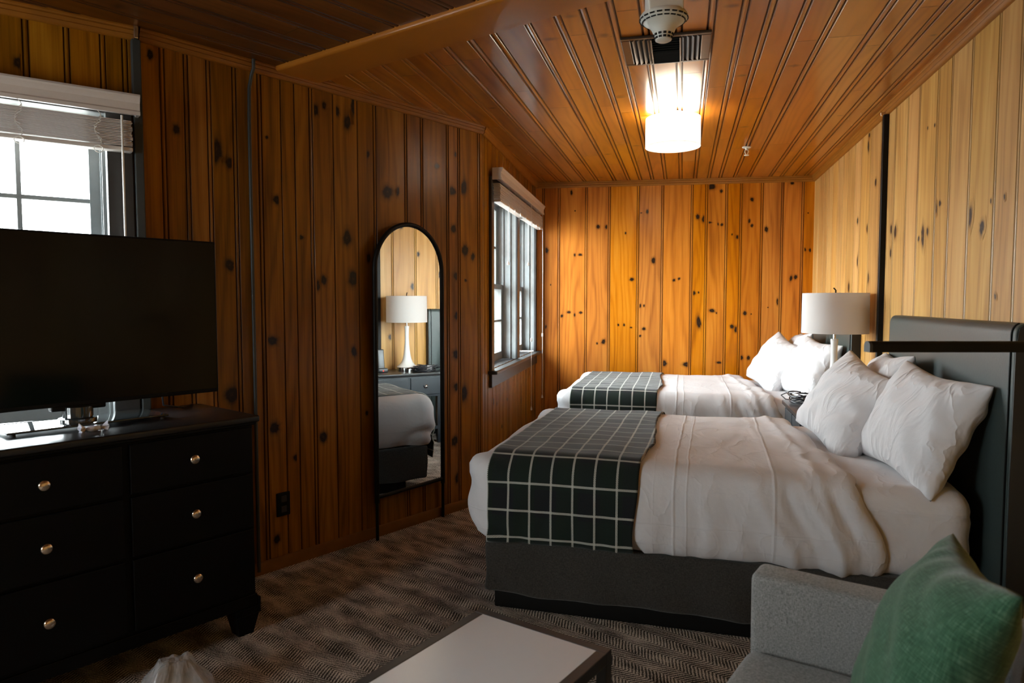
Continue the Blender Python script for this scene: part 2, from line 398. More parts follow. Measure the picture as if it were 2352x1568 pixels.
def tag(o, label=None, cat=None, group=None, kind=None):
    if label: o['label'] = label
    if cat: o['category'] = cat
    if group: o['group'] = group
    if kind: o['kind'] = kind
    return o
def thing(name, label, cat, loc=(0, 0, 0), rz=0.0, group=None):
    o = bpy.data.objects.new(name, None); o.empty_display_size = 0.1; C.objects.link(o)
    o.location = loc; o.rotation_euler = (0, 0, rz)
    return tag(o, label, cat, group)
def struct(o): o['kind'] = 'structure'; return o
def dup(root, loc, rz, label, group=None):
    r = root.copy(); C.objects.link(r); r.location = loc
    r.rotation_euler = (r.rotation_euler[0], r.rotation_euler[1], rz); r['label'] = label
    if group: r['group'] = group
    for ch in list(root.children):
        c = ch.copy(); C.objects.link(c); c.parent = r
        for gch in list(ch.children):
            d = gch.copy(); C.objects.link(d); d.parent = c
    return r

# knots on the walls: place along the wall, height, half width, half height
KL= [(0.044, 2.399, 0.01, 0.016), (0.146, 2.105, 0.012, 0.016), (0.327, 2.042, 0.022, 0.042), (0.391, 1.994, 0.017, 0.019), (0.631, 1.851, 0.016, 0.016), (0.582, 2.147, 0.006, 0.006), (0.758, 1.676, 0.012, 0.008), (0.861, 2.335, 0.015, 0.02), (0.915, 2.37, 0.01, 0.014), (0.975, 2.356, 0.013, 0.018), (1.06, 2.31, 0.018, 0.028), (1.107, 2.407, 0.011, 0.044), (1.048, 1.691, 0.022, 0.031), (1.088, 1.476, 0.026, 0.032), (0.896, 1.461, 0.013, 0.019), (0.846, 1.434, 0.01, 0.022), (1.197, 2.163, 0.007, 0.014), (1.332, 1.972, 0.03, 0.026), (1.409, 1.985, 0.01, 0.019), (1.725, 2.176, 0.014, 0.01), (1.854, 2.04, 0.027, 0.019), (1.958, 2.074, 0.023, 0.035), (1.888, 2.271, 0.01, 0.011), (1.863, 1.806, 0.017, 0.02), (1.967, 1.677, 0.023, 0.028), (2.04, 1.639, 0.013, 0.018), (1.886, 1.51, 0.017, 0.019), (1.971, 1.485, 0.008, 0.007), (1.193, 1.591, 0.01, 0.02), (0.378, 1.52, 0.018, 0.02), (0.376, 0.908, 0.029, 0.03), (0.59, 1.155, 0.021, 0.016), (0.593, 0.719, 0.021, 0.021), (0.715, 0.549, 0.01, 0.013), (1.085, 1.075, 0.014, 0.021), (0.879, 0.629, 0.018, 0.021), (0.595, 0.151, 0.014, 0.017), (1.168, 0.723, 0.007, 0.01), (1.907, 1.259, 0.014, 0.02), (1.882, 1.012, 0.021, 0.022), (1.885, 0.803, 0.018, 0.019), (1.952, 0.754, 0.027, 0.036), (1.865, 0.457, 0.023, 0.025), (1.898, 0.213, 0.015, 0.025)]
KF= [(0.104, 1.845, 0.017, 0.025), (0.325, 1.246, 0.017, 0.012), (0.38, 1.219, 0.007, 0.015), (0.439, 1.242, 0.016, 0.012), (0.253, 1.208, 0.015, 0.013), (0.378, 1.797, 0.008, 0.013), (0.432, 1.799, 0.017, 0.011), (0.601, 2.063, 0.017, 0.017), (0.695, 2.061, 0.012, 0.017), (0.86, 1.999, 0.007, 0.011), (0.923, 1.56, 0.018, 0.016), (1.062, 2.198, 0.011, 0.018), (1.124, 1.736, 0.017, 0.026), (0.993, 1.308, 0.01, 0.017), (1.04, 1.31, 0.007, 0.012), (1.042, 1.089, 0.016, 0.014), (0.995, 1.021, 0.015, 0.01), (0.799, 1.124, 0.008, 0.011), (0.855, 1.125, 0.008, 0.012), (0.921, 1.1, 0.01, 0.007), (0.658, 0.961, 0.018, 0.023), (0.598, 0.945, 0.008, 0.01), (1.237, 0.76, 0.021, 0.027), (0.344, 2.392, 0.01, 0.022), (0.379, 2.219, 0.006, 0.006), (0.075, 1.101, 0.008, 0.015), (1.001, 2.187, 0.01, 0.005), (0.146, 1.511, 0.005, 0.007), (1.645, 2.416, 0.034, 0.026), (1.736, 2.374, 0.012, 0.014), (1.526, 2.141, 0.016, 0.021), (1.581, 2.12, 0.014, 0.031), (1.627, 2.086, 0.021, 0.008), (1.746, 2.064, 0.012, 0.012), (1.712, 2.07, 0.006, 0.012), (1.889, 1.948, 0.013, 0.016), (1.839, 1.972, 0.006, 0.008), (1.991, 2.095, 0.009, 0.018), (2.015, 2.051, 0.011, 0.014), (2.011, 2.29, 0.014, 0.016), (2.143, 2.014, 0.016, 0.023), (2.362, 2.431, 0.016, 0.012), (2.507, 2.157, 0.006, 0.005), (2.475, 1.825, 0.009, 0.014), (2.553, 1.819, 0.011, 0.014), (2.37, 1.562, 0.011, 0.024), (2.411, 1.574, 0.014, 0.019), (1.316, 1.55, 0.012, 0.012), (1.363, 1.564, 0.011, 0.011), (1.5, 1.429, 0.017, 0.017), (1.544, 1.434, 0.007, 0.009), (1.551, 1.152, 0.021, 0.051), (1.669, 1.264, 0.023, 0.015), (1.71, 1.242, 0.007, 0.008), (1.968, 1.24, 0.015, 0.019), (2.024, 1.232, 0.005, 0.006), (1.852, 1.115, 0.017, 0.018), (1.906, 1.086, 0.016, 0.027), (1.943, 0.822, 0.014, 0.019), (2.007, 0.822, 0.013, 0.019), (1.446, 0.754, 0.035, 0.021), (1.741, 0.774, 0.021, 0.01), (2.278, 1.345, 0.009, 0.03), (2.172, 1.294, 0.005, 0.005)]
KR= [(2.465, 1.764, 0.018, 0.023), (2.547, 1.74, 0.02, 0.033), (2.471, 1.626, 0.017, 0.021), (3.015, 1.676, 0.02, 0.051), (3.082, 1.69, 0.011, 0.018), (2.954, 1.667, 0.011, 0.012), (3.241, 1.805, 0.013, 0.013), (3.171, 1.787, 0.008, 0.021), (3.135, 2.189, 0.008, 0.008), (3.034, 2.199, 0.006, 0.008), (3.575, 1.699, 0.024, 0.037), (3.723, 1.645, 0.019, 0.026), (3.916, 1.738, 0.006, 0.011), (3.822, 1.739, 0.005, 0.009), (3.871, 1.368, 0.008, 0.01), (2.1, 2.087, 0.017, 0.023), (2.224, 2.018, 0.01, 0.01), (1.911, 2.417, 0.019, 0.017), (1.897, 2.353, 0.019, 0.033)]
SKY = 36.0
EXPOSURE = 0.08
# ------------------------------------------------------------------ the room shell
S = V((-4.20, 1.05)); K = V((-1.573, 2.994)); B = V((-0.196, 4.629))
FL = V((0.232, 6.818)); FR = V((2.76, 6.42)); R0 = V((1.2906, 0.3998)); Q = V((-0.386, -1.586))
DL = (B - V((-1.15, 3.505))).normalized()          # along the mirror wall
DR = V((0.237, 0.971)).normalized()                # along the headboard wall
NR = V((0.971, -0.237)).normalized(); DW = 1.181
def WP(s, d): return NR * (DW - d) + DR * s        # s along the headboard wall, d out from it
RZ_R = math.atan2(DR.y, DR.x)
RZ_L = math.atan2(DL.y, DL.x)

def fill(joints, lo, hi, wmin, wmax, rng):
    """grow a list of board joints out to both ends of a wall"""
    j = sorted(joints)
    if not j: j = [lo + rng.uniform(wmin, wmax)]
    while j[0] - wmin > lo: j.insert(0, j[0] - rng.uniform(wmin, wmax))
    while j[-1] + wmin < hi: j.append(j[-1] + rng.uniform(wmin, wmax))
    return [x for x in j if lo + 0.015 < x < hi - 0.015]

def boards_profile(joints, singles, lo, hi, wide=1.0):
    """list of (s, depth, groove, board index) across the boards"""
    pts = [(lo, 0.0, 0.0, 0)]; b = 0
    for x in joints:
        if x in singles:
            for ds, dp, gv in ((-0.007, 0, 0.0), (-0.004, 0, 0.25), (0.0, -0.005, 1.0), (0.004, 0, 0.25), (0.007, 0, 0.0)):
                pts.append((x + ds, dp, gv, b))
                if ds == 0.0: b += 1
        else:
            for ds, dp, gv in ((-0.0155, 0, 0.0), (-0.0130, 0, 0.3), (-0.0092, -0.006, 1.0), (-0.0054, -0.0005, 0.4), (0, 0.0006, 0.0), (0.0054, -0.0005, 0.4), (0.0092, -0.006, 1.0), (0.0130, 0, 0.3), (0.0155, 0, 0.0)):
                pts.append((x + ds * wide, dp * wide, gv, b))
                if ds == 0.0092: b += 1
    pts.append((hi, 0.0, 0.0, b))
    return pts

def finish_boards(name, vs, uvs, gv, kv, fs, fb, mat):
    me = bpy.data.meshes.new(name); me.from_pydata(vs, [], fs); me.materials.append(M[mat])
    l = me.uv_layers.new(name='UVMap')
    for lp in me.loops: l.data[lp.index].uv = uvs[lp.vertex_index]
    me.attributes.new('groove', 'FLOAT', 'POINT').data.foreach_set('value', gv)
    me.attributes.new('knot', 'FLOAT', 'POINT').data.foreach_set('value', kv)
    me.attributes.new('bid', 'FLOAT', 'FACE').data.foreach_set('value', fb)
    me.update()
    o = bpy.data.objects.new(name, me); C.objects.link(o); return struct(o)

def wall(name, p0, p1, joints, knots, mat, seed, openings=(), singles=(), wmin=0.14, wmax=0.24):
    rng = random.Random(seed)
    L = (p1 - p0).length; e = (p1 - p0) / L; n = V((e.y, -e.x))
    J = fill(list(joints), 0, L, wmin, wmax, rng)
    pts = boards_profile(J, set(singles), 0.0, L)
    cuts = sorted({o[0] for o in openings} | {o[1] for o in openings})
    out = []
    for a, c in zip(pts, pts[1:] + [None]):
        out.append(a)
        if c is None: break
        for x in cuts:
            if a[0] < x < c[0]: out.append((x, 0.0, 0.0, a[3]))
    pts = out
    vs, uvs, gv, kv, fs, fb = [], [], [], [], [], []
    def P(s, dep, z): q = p0 + e * s + n * dep; return (q.x, q.y, z)
    ids = [rng.random() * 90 + 1 for _ in range(400)]
    for a, c in zip(pts, pts[1:]):
        mid = (a[0] + c[0]) / 2
        zs = [(0.0, CEIL)]
        for s0, s1, z0, z1 in openings:
            if s0 < mid < s1: zs = [(0.0, z0), (z1, CEIL)]
        for z0, z1 in zs:
            b = len(vs)
            vs += [P(a[0], a[1], z0), P(c[0], c[1], z0), P(c[0], c[1], z1), P(a[0], a[1], z1)]
            uvs += [(a[0], z0), (c[0], z0), (c[0], z1), (a[0], z1)]
            gv += [a[2], c[2], c[2], a[2]]; kv += [0.0] * 4
            fs.append((b, b + 1, b + 2, b + 3)); fb.append(ids[a[3]])
    def bid_at(s):
        k = 0
        for x in J:
            if x < s: k += 1
        return ids[k]
    for i, (s, z, rs, rz) in enumerate(knots):
        b0 = len(vs); N = 16; rot = rng.uniform(-0.3, 0.3)
        rings = ((0.0, 0.75), (0.45, 0.9), (0.8, 0.85), (1.02, 0.55), (1.35, 0.22), (2.0, 0.0))
        wob = [1 + rng.uniform(-0.14, 0.14) for _ in range(N)]
        lo_ = max([x for x in J if x < s] or [0.0]) + 0.020; hi_ = min([x for x in J if x >= s] or [L]) - 0.020
        if hi_ - lo_ < 0.02: continue
        s = min(max(s, lo_ + 0.006), hi_ - 0.006)
        vs.append(P(s, 0.0012, z)); uvs.append((s, z)); gv.append(0.0); kv.append(rings[0][1])
        for r, kval in rings[1:]:
            for k in range(N):
                t = 2 * PI * k / N; du = rs * r * wob[k] * math.cos(t); dz = rz * r * wob[k] * math.sin(t)
                ds = min(max(du + dz * rot * 0.4, lo_ - s), hi_ - s)
                vs.append(P(s + ds, 0.0012, z + dz)); uvs.append((s + ds, z + dz)); gv.append(0.0); kv.append(kval)
        bb = bid_at(s)
        for k in range(N):
            fs.append((b0, b0 + 1 + k, b0 + 1 + (k + 1) % N)); fb.append(bb)
        for r in range(len(rings) - 2):
            for k in range(N):
                a1 = b0 + 1 + r * N; a2 = a1 + N
                fs.append((a1 + k, a2 + k, a2 + (k + 1) % N, a1 + (k + 1) % N)); fb.append(bb)
    return finish_boards(name, vs, uvs, gv, kv, fs, fb, mat)

def rand_knots(rng, lo, hi, n, zlo=0.2, zhi=2.4):
    return [(rng.uniform(lo, hi), rng.uniform(zlo, zhi), rng.uniform(0.008, 0.02), rng.uniform(0.01, 0.026)) for _ in range(n)]

E1 = (K - S).normalized(); SP = (V((-1.946, 2.718)) - S).length     # window wall by the dresser
W1A, W1B = SP - 2.385, SP + 0.335
rg = random.Random(3)
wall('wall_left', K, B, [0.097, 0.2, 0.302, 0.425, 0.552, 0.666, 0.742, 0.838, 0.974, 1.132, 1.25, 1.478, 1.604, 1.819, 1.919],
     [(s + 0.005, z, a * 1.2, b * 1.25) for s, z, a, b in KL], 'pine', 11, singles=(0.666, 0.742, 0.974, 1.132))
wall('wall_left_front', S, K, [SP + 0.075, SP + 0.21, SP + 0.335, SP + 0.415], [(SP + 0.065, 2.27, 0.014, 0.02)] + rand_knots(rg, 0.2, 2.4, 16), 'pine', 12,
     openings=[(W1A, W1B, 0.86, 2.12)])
W2A, W2B = 0.265, 2.10
wall('wall_window_side', B, FL, [0.06, 0.15, 0.30, 0.41, 0.53, 0.66, 0.78, 0.9, 1.04, 1.18, 1.33, 1.47, 1.6, 1.75, 1.9, 2.04, 2.13], rand_knots(rg, 0.25, 2.1, 10, 0.2, 0.7), 'pine', 13,
     openings=[(W2A, W2B, 0.875, 2.13)])
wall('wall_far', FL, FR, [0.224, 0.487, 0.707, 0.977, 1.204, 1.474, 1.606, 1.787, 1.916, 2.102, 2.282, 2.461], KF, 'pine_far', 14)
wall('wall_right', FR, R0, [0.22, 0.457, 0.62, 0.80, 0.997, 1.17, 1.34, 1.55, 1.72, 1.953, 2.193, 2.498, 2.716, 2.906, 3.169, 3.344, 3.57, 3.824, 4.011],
     KR + [(1.7, 1.62, 0.02, 0.03), (1.98, 1.5, 0.024, 0.03), (1.45, 1.45, 0.022, 0.03), (2.2, 1.0, 0.02, 0.025), (1.5, 1.02, 0.016, 0.012), (1.66, 1.9, 0.018, 0.02), (1.93, 1.82, 0.02, 0.022)] + rand_knots(rg, 4.3, 6.0, 14), 'pine_pale', 15)
wall('wall_right_front', R0, Q, [], rand_knots(rg, 0.2, 2.3, 12), 'pine_pale', 16)
W3A, W3B = 2.75, 4.15  # unseen window behind the camera, added to brighten the near bed's side
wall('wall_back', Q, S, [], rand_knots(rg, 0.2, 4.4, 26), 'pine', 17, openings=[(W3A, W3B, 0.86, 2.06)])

floor = MB().box(-5.2, 4.2, -2.6, 7.6, -0.06, 0.0).build('floor', 'carpet'); struct(floor)

NB = V((0.586, 0.81)).normalized(); BEAM0, BEAM1 = 2.125, 2.375; BC = 2.25
def ceiling(name, d, joints, lo, hi, sign, far_t, seed, mat):
    """boards run along d; every board starts under the beam and runs out past the walls"""
    rng = random.Random(seed)
    nr = V((d.y, -d.x)); J = fill(joints, lo, hi, 0.10, 0.15, rng)
    pts = boards_profile(J, set(), lo, hi, 1.4)
    vs, uvs, gv, kv, fs, fb = [], [], [], [], [], []
    splits = {}
    for b in range(pts[-1][3] + 1):
        t = rng.uniform(0.3, 1.6); sp = []
        while t < far_t: sp.append(t); t += rng.uniform(1.0, 2.3)
        splits[b] = [(t, rng.random() * 90 + 1) for t in sp] + [(far_t, rng.random() * 90 + 1)]
    def start(c): return (BC - NB.dot(nr * c)) / NB.dot(d)
    def P(c, t, dep):
        q = nr * c + d * t; return (q.x, q.y, CEIL - dep)
    for a, c in zip(pts, pts[1:]):
        ta, tc = start(a[0]), start(c[0]); la, lc = ta, tc
        for dt, bid in splits[a[3]]:
            base = start((a[0] + c[0]) / 2)
            ea = eb = base + sign * dt
            b = len(vs)
            vs += [P(a[0], la, a[1]), P(c[0], lc, c[1]), P(c[0], eb, c[1]), P(a[0], ea, a[1])]
            uvs += [(a[0], la), (c[0], lc), (c[0], eb), (a[0], ea)]
            gv += [a[2], c[2], c[2], a[2]]; kv += [0.0] * 4
            fs.append((b, b + 1, b + 2, b + 3)); fb.append(bid); la, lc = ea, eb
    # butt joints between board ends, and a few soft knots
    for i in range(len(J) - 1):
        x0, x1 = J[i] + 0.021, J[i + 1] - 0.021
        for dt, bid in splits[i + 1][:-1]:
            t = start((J[i] + J[i + 1]) / 2) + sign * dt; b = len(vs)
            for c, tt in ((x0, t - 0.0022), (x1, t - 0.0022), (x1, t + 0.0022), (x0, t + 0.0022)):
                vs.append(P(c, tt, 0.0006)); uvs.append((c, tt)); gv.append(0.85); kv.append(0.0)
            fs.append((b, b + 1, b + 2, b + 3)); fb.append(bid)
        for _ in range(rng.choice((1, 1, 2, 3))):
            cx = rng.uniform(x0 + 0.02, x1 - 0.02); t = start(cx) + sign * rng.uniform(0.2, far_t * 0.9)
            rc, rt = rng.uniform(0.012, 0.026), rng.uniform(0.008, 0.018); b0 = len(vs); N = 12
            vs.append(P(cx, t, 0.0006)); uvs.append((cx, t)); gv.append(0); kv.append(0.55)
            for r, kval in ((0.6, 0.5), (1.0, 0.3), (1.9, 0.0)):
                for k in range(N):
                    an = 2 * PI * k / N
                    c2 = min(max(cx + rc * r * math.cos(an), x0), x1); t2 = t + rt * r * math.sin(an)
                    vs.append(P(c2, t2, 0.0006)); uvs.append((c2, t2)); gv.append(0); kv.append(kval)
            for k in range(N): fs.append((b0, b0 + 1 + k, b0 + 1 + (k + 1) % N)); fb.append(splits[i + 1][0][1])
            for r in range(2):
                for k in range(N):
                    a1 = b0 + 1 + r * N; a2 = a1 + N
                    fs.append((a1 + k, a2 + k, a2 + (k + 1) % N, a1 + (k + 1) % N)); fb.append(splits[i + 1][0][1])
    return finish_boards(name, vs, uvs, gv, kv, fs, fb, mat)
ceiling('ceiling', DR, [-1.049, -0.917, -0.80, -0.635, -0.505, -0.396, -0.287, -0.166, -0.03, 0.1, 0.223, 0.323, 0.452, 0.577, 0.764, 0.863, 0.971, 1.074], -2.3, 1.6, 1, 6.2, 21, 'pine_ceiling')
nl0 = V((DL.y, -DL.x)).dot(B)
ceiling('ceiling_front', DL, [nl0 + x for x in (0.13, 0.27, 0.40, 0.56, 0.727, 0.86, 1.038, 1.16)], nl0 - 0.6, nl0 + 4.6, -1, 6.4, 22, 'pine_ceiling_shaded')

beam = MB()
DB = V((NB.y, -NB.x)); ox = NB * 0
mt = Matrix(((NB.x, DB.x, 0, 0), (NB.y, DB.y, 0, 0), (0, 0, 1, 0), (0, 0, 0, 1)))
r = 0.016
prof = [(BEAM0, CEIL + 0.02), (BEAM0, CEIL - 0.022 + r)] + [(BEAM0 + r - r * math.cos(t), CEIL - 0.022 + r - r * math.sin(t)) for t in (0.4, 0.8, 1.2, PI / 2)] + [(BEAM1 - 0.003, CEIL - 0.022), (BEAM1, CEIL - 0.019), (BEAM1, CEIL + 0.02)]
beam.prism(prof, -2.99, 0.0, mt)
# along DB the beam runs from the mirror wall to the headboard wall
def beam_s(p, d):  # where the line p + d*t crosses the beam centre, as distance along DB
    t = (BC - NB.dot(p)) / NB.dot(d); return DB.dot(p + d * t)
s0, s1 = beam_s(B, DL), beam_s(FR, DR)
beam = MB().prism(prof, s0 - 0.12, s1 + 0.12, mt)
struct(beam.build('trim_1', 'beam', smooth=35))

def molding(name, p0, p1, prof, mat, ext0=0.0, ext1=0.0):
    e = (p1 - p0).normalized(); n = V((e.y, -e.x))
    m = Matrix(((n.x, e.x, 0, p0.x), (n.y, e.y, 0, p0.y), (0, 0, 1, 0), (0, 0, 0, 1)))
    return struct(MB().prism(prof, -ext0, (p1 - p0).length + ext1, m).build(name, mat, smooth=30))
CR = [(-0.01, CEIL + 0.01), (0.030, CEIL + 0.01), (0.030, CEIL - 0.006), (0.026, CEIL - 0.012), (0.028, CEIL - 0.018), (0.022, CEIL - 0.024), (0.019, CEIL - 0.030),
      (0.021, CEIL - 0.034), (0.017, CEIL - 0.042), (0.012, CEIL - 0.048), (0.008, CEIL - 0.050), (-0.01, CEIL - 0.050)]
BB = [(-0.01, -0.01), (0.014, -0.01), (0.014, 0.045), (0.009, 0.056), (0.002, 0.060), (-0.01, 0.060)]
for i, (a, b_) in enumerate(((S, K), (K, B), (B, FL), (FL, FR), (FR, R0), (R0, Q), (Q, S))):
    molding('trim_%d' % (i + 2), a, b_, CR, 'pine_trim')
for nm, a, b_ in (('left_front', S, K), ('left', K, B), ('window_side', B, FL), ('far', FL, FR), ('right', FR, R0), ('right_front', R0, Q), ('back', Q, S)):
    molding('baseboard_' + nm, a, b_, BB, 'baseboard')

# ------------------------------------------------------------------ windows
def window(name, p0, p1, units, z0, z1, casing=0.095):
    e = (p1 - p0).normalized()
    root = bpy.data.objects.new(name, None); C.objects.link(root); struct(root)
    root.location = (p0.x, p0.y, 0); root.rotation_euler = (0, 0, math.atan2(e.y, e.x))
    xa, xb = units[0][0], units[-1][1]; D = 0.21
    c = MB()
    c.box(xa - casing, xa, -0.022, 0.0, z0 - 0.005, z1 + casing); c.box(xb, xb + casing, -0.022, 0.0, z0 - 0.005, z1 + casing)
    c.box(xa, xb, -0.022, 0.0, z1, z1 + casing)
    for (a, b), (c2, d2) in zip(units, units[1:]): c.box(b, c2, -0.018, 0.0, z0, z1)
    struct(c.build('casing', 'casing', root, bevel=0.003))
    j = MB()
    for a, b in units:
        j.box(a - 0.02, a, -0.002, D, z0, z1); j.box(b, b + 0.02, -0.002, D, z0, z1)
        for y in (0.040, 0.098, 0.143):
            j.box(a, a + 0.012, y, y + 0.010, z0, z1); j.box(b - 0.012, b, y, y + 0.010, z0, z1)
    j.box(xa - 0.02, xb + 0.02, -0.002, D, z1, z1 + 0.02)
    struct(j.build('jamb', 'sash', root))
    st = MB().box(xa - casing - 0.03, xb + casing + 0.03, -0.065, 0.0, z0 - 0.03, z0 - 0.004)
    st.box(xa - 0.02, xb + 0.02, -0.002, D + 0.02, z0 - 0.03, z0 - 0.004)
    struct(st.build('sill', 'casing', root, bevel=0.006))
    struct(MB().box(xa - casing, xb + casing, -0.022, 0.0, z0 - 0.125, z0 - 0.030).build('apron', 'casing', root, bevel=0.003))
    zm = (z0 + z1) / 2 - 0.035
    for a, b in units:
        for part, y, za, zb in (('lower_sash', 0.108, z0, zm + 0.02), ('upper_sash', 0.152, zm - 0.02, z1)):
            f = MB(); w = 0.045; a2, b2 = a + 0.004, b - 0.004
            f.box(a2, a2 + w, y, y + 0.032, za, zb); f.box(b2 - w, b2, y, y + 0.032, za, zb)
            bot = 0.065 if part == 'lower_sash' else 0.04
            f.box(a2 + w, b2 - w, y, y + 0.032, za, za + bot); f.box(a2 + w, b2 - w, y, y + 0.032, zb - 0.04, zb)
            for k in (1, 2):
                x = a2 + w + (b2 - a2 - 2 * w) * k / 3; f.box(x - 0.009, x + 0.009, y + 0.004, y + 0.03, za + bot, zb - 0.04)
            zc = (za + bot + zb - 0.04) / 2; f.box(a2 + w, b2 - w, y + 0.004, y + 0.03, zc - 0.009, zc + 0.009)
            so = struct(f.build(part, 'sash', root, bevel=0.002))
            struct(MB().box(a2 + w, b2 - w, y + 0.015, y + 0.018, za + bot, zb - 0.04).build('pane', 'glass', so))
        lock = MB().lathe([(0.014, 0), (0.016, 0.006), (0.008, 0.012), (0.0, 0.014)], 14, Matrix.Translation(((a + b) / 2, 0.123, zm + 0.02)))
        struct(lock.build('sash_lock', 'casing', root, smooth=40))
    return root
w1 = window('window_1', S, K, [(W1A, SP - 1.545), (SP - 1.445, SP - 0.605), (SP - 0.505, W1B)], 0.86, 2.12)  # leftmost unit is out of view, added to let in more daylight
w2 = window('window_2', B, FL, [(W2A, 1.165), (1.265, W2B)], 0.875, 2.13, 0.075)

w3 = window('added_fill_window', Q, S, [(W3A, 3.40), (3.50, W3B)], 0.86, 2.06)  # added for fill light, never in view

def portal(p0, p1, xa, xb, z0, z1):
    e = (p1 - p0).normalized(); n = V((e.y, -e.x))
    l = bpy.data.lights.new('window_daylight', 'AREA'); l.shape = 'RECTANGLE'; l.size = xb - xa; l.size_y = z1 - z0
    l.cycles.is_portal = True
    o = bpy.data.objects.new('window_daylight', l); C.objects.link(o)
    c = p0 + e * ((xa + xb) / 2) - n * 0.23
    o.location = (c.x, c.y, (z0 + z1) / 2)
    o.rotation_euler = V((n.x, n.y, 0)).to_track_quat('-Z', 'Z').to_euler()
portal(S, K, W1A, W1B, 0.86, 2.12)
portal(B, FL, W2A, W2B, 0.875, 2.13)
portal(Q, S, W3A, W3B, 0.86, 2.06)

# ------------------------------------------------------------------ blinds
def blind(label, p0, p1, xa, xb, ztop, zbot, cords, ladders, hang=0.0):
    e = (p1 - p0).normalized()
    t = thing('window_blind', label, 'blind', (p0.x, p0.y, 0), math.atan2(e.y, e.x), 'window blinds')
    pr = [(-0.024, ztop), (-0.098, ztop), (-0.101, ztop - 0.008), (-0.094, ztop - 0.014), (-0.092, ztop - 0.024), (-0.085, ztop - 0.034), (-0.085, ztop - 0.062), (-0.090, ztop - 0.068), (-0.090, ztop - 0.082), (-0.074, ztop - 0.082), (-0.074, ztop - 0.012), (-0.024, ztop - 0.012)]
    rot = Matrix(((0, 1, 0, 0), (1, 0, 0, 0), (0, 0, 1, 0), (0, 0, 0, 1)))
    v = MB().prism(pr, xa, xb, rot)
    for x in (xa, xb - 0.012): v.box(x, x + 0.012, -0.08, -0.024, ztop - 0.080, ztop - 0.012)
    v.build('valance', 'blind', t, smooth=30)
    MB().box(xa + 0.02, xb - 0.02, -0.068, -0.028, ztop - 0.062, ztop - 0.02).build('head_rail', 'blind', t)
    n = int((ztop - 0.100 - zbot - 0.02) / 0.0062); s = MB(); rg = random.Random(5)
    for i in range(n):
        z = zbot + 0.022 + i * 0.0062; dx = rg.uniform(-0.003, 0.003); dy = rg.uniform(-0.003, 0.003)
        y1 = -0.024 + dy; y0 = -0.074 + dy
        s.box(xa + 0.03 + dx, xb - 0.03 + dx, y0, y1, z, z + 0.0036)
    s.build('slat_stack', 'blind', t)
    MB().box(xa + 0.028, xb - 0.028, -0.077, -0.022, zbot, zbot + 0.017).build('bottom_rail', 'blind', t, bevel=0.004)
    for x in ladders:
        lm = MB()
        for k in range(6):
            ph = k * 1.3; z = zbot + 0.02 + k * 0.022
            lm.tube([(x + 0.012 * math.sin(ph + q), -0.080 - 0.006 * math.cos(q * 2), z + q * 0.009 - 0.01) for q in (0, 0.7, 1.4, 2.1, 2.8, 3.5)], 0.0014, 5)
        lm.tube([(x + 0.016 * math.cos(q * PI / 6), -0.082, zbot - 0.004 + 0.014 * math.sin(q * PI / 6)) for q in range(12)], 0.0016, 5, closed=True)
        lm.build('ladder_cord', 'cord', t, smooth=60)
    for x, z0, kind in cords:
        cm = MB()
        if kind == 'wand':
            cm.tube([(x, -0.084, ztop - 0.09), (x, -0.084, z0)], 0.0045, 8)
            cm.build('tilt_wand', 'cord', t, smooth=60)
        elif kind == 'pull':
            zj = z0 + (ztop - z0) * 0.33
            for d in (-0.006, 0.006):
                cm.tube([(x + d * 0.3, -0.084, ztop - 0.08), (x + d, -0.088, (ztop + zj) / 2), (x, -0.086, zj)], 0.0016, 5)
            cm.tube([(x, -0.086, zj), (x, -0.086, z0 + 0.03)], 0.0016, 5)
            cm.lathe([(0.004, 0), (0.008, 0.004), (0.007, 0.03), (0.003, 0.034)], 10, Matrix.Translation((x, -0.086, zj - 0.015)))
            co = cm.build('pull_cord', 'cord', t, smooth=60)
            MB().lathe([(0.0, 0), (0.007, 0.002), (0.0095, 0.008), (0.006, 0.02), (0.004, 0.03), (0.002, 0.034)], 12, Matrix.Translation((x, -0.086, z0))).build('tassel', 'cord', co, smooth=60)
        else:
            cm.tube([(x, -0.05, ztop - 0.1), (x, -0.05, z0 + 0.03)], 0.0016, 5)
            co = cm.build('tilt_cord', 'cord', t, smooth=60)
            MB().lathe([(0.0, 0), (0.008, 0.002), (0.011, 0.010), (0.007, 0.022), (0.004, 0.03), (0.002, 0.034)], 12, Matrix.Translation((x, -0.05, z0))).build('tassel', 'cord', co, smooth=60)
    return t
blind('white slatted blind drawn up under its valance, above the television', S, K, W1A - 0.13, SP + 0.452, 2.195, 1.965, [(SP + 0.385, 1.25, 'wand')], [SP + 0.30, SP + 0.04, SP - 0.30, SP - 0.75, SP - 1.15, SP - 1.6, SP - 2.0])
blind('white slatted blind raised on the alcove window beyond the mirror', B, FL, W2A - 0.07, W2B + 0.08, 2.262, 2.035,
      [(1.46, 0.40, 'pull'), (2.10, 0.42, 'pull'), (0.62, 1.62, 'tilt'), (1.50, 1.66, 'tilt')], [0.5, 0.72, 0.95, 1.2, 1.5, 1.75, 1.95])

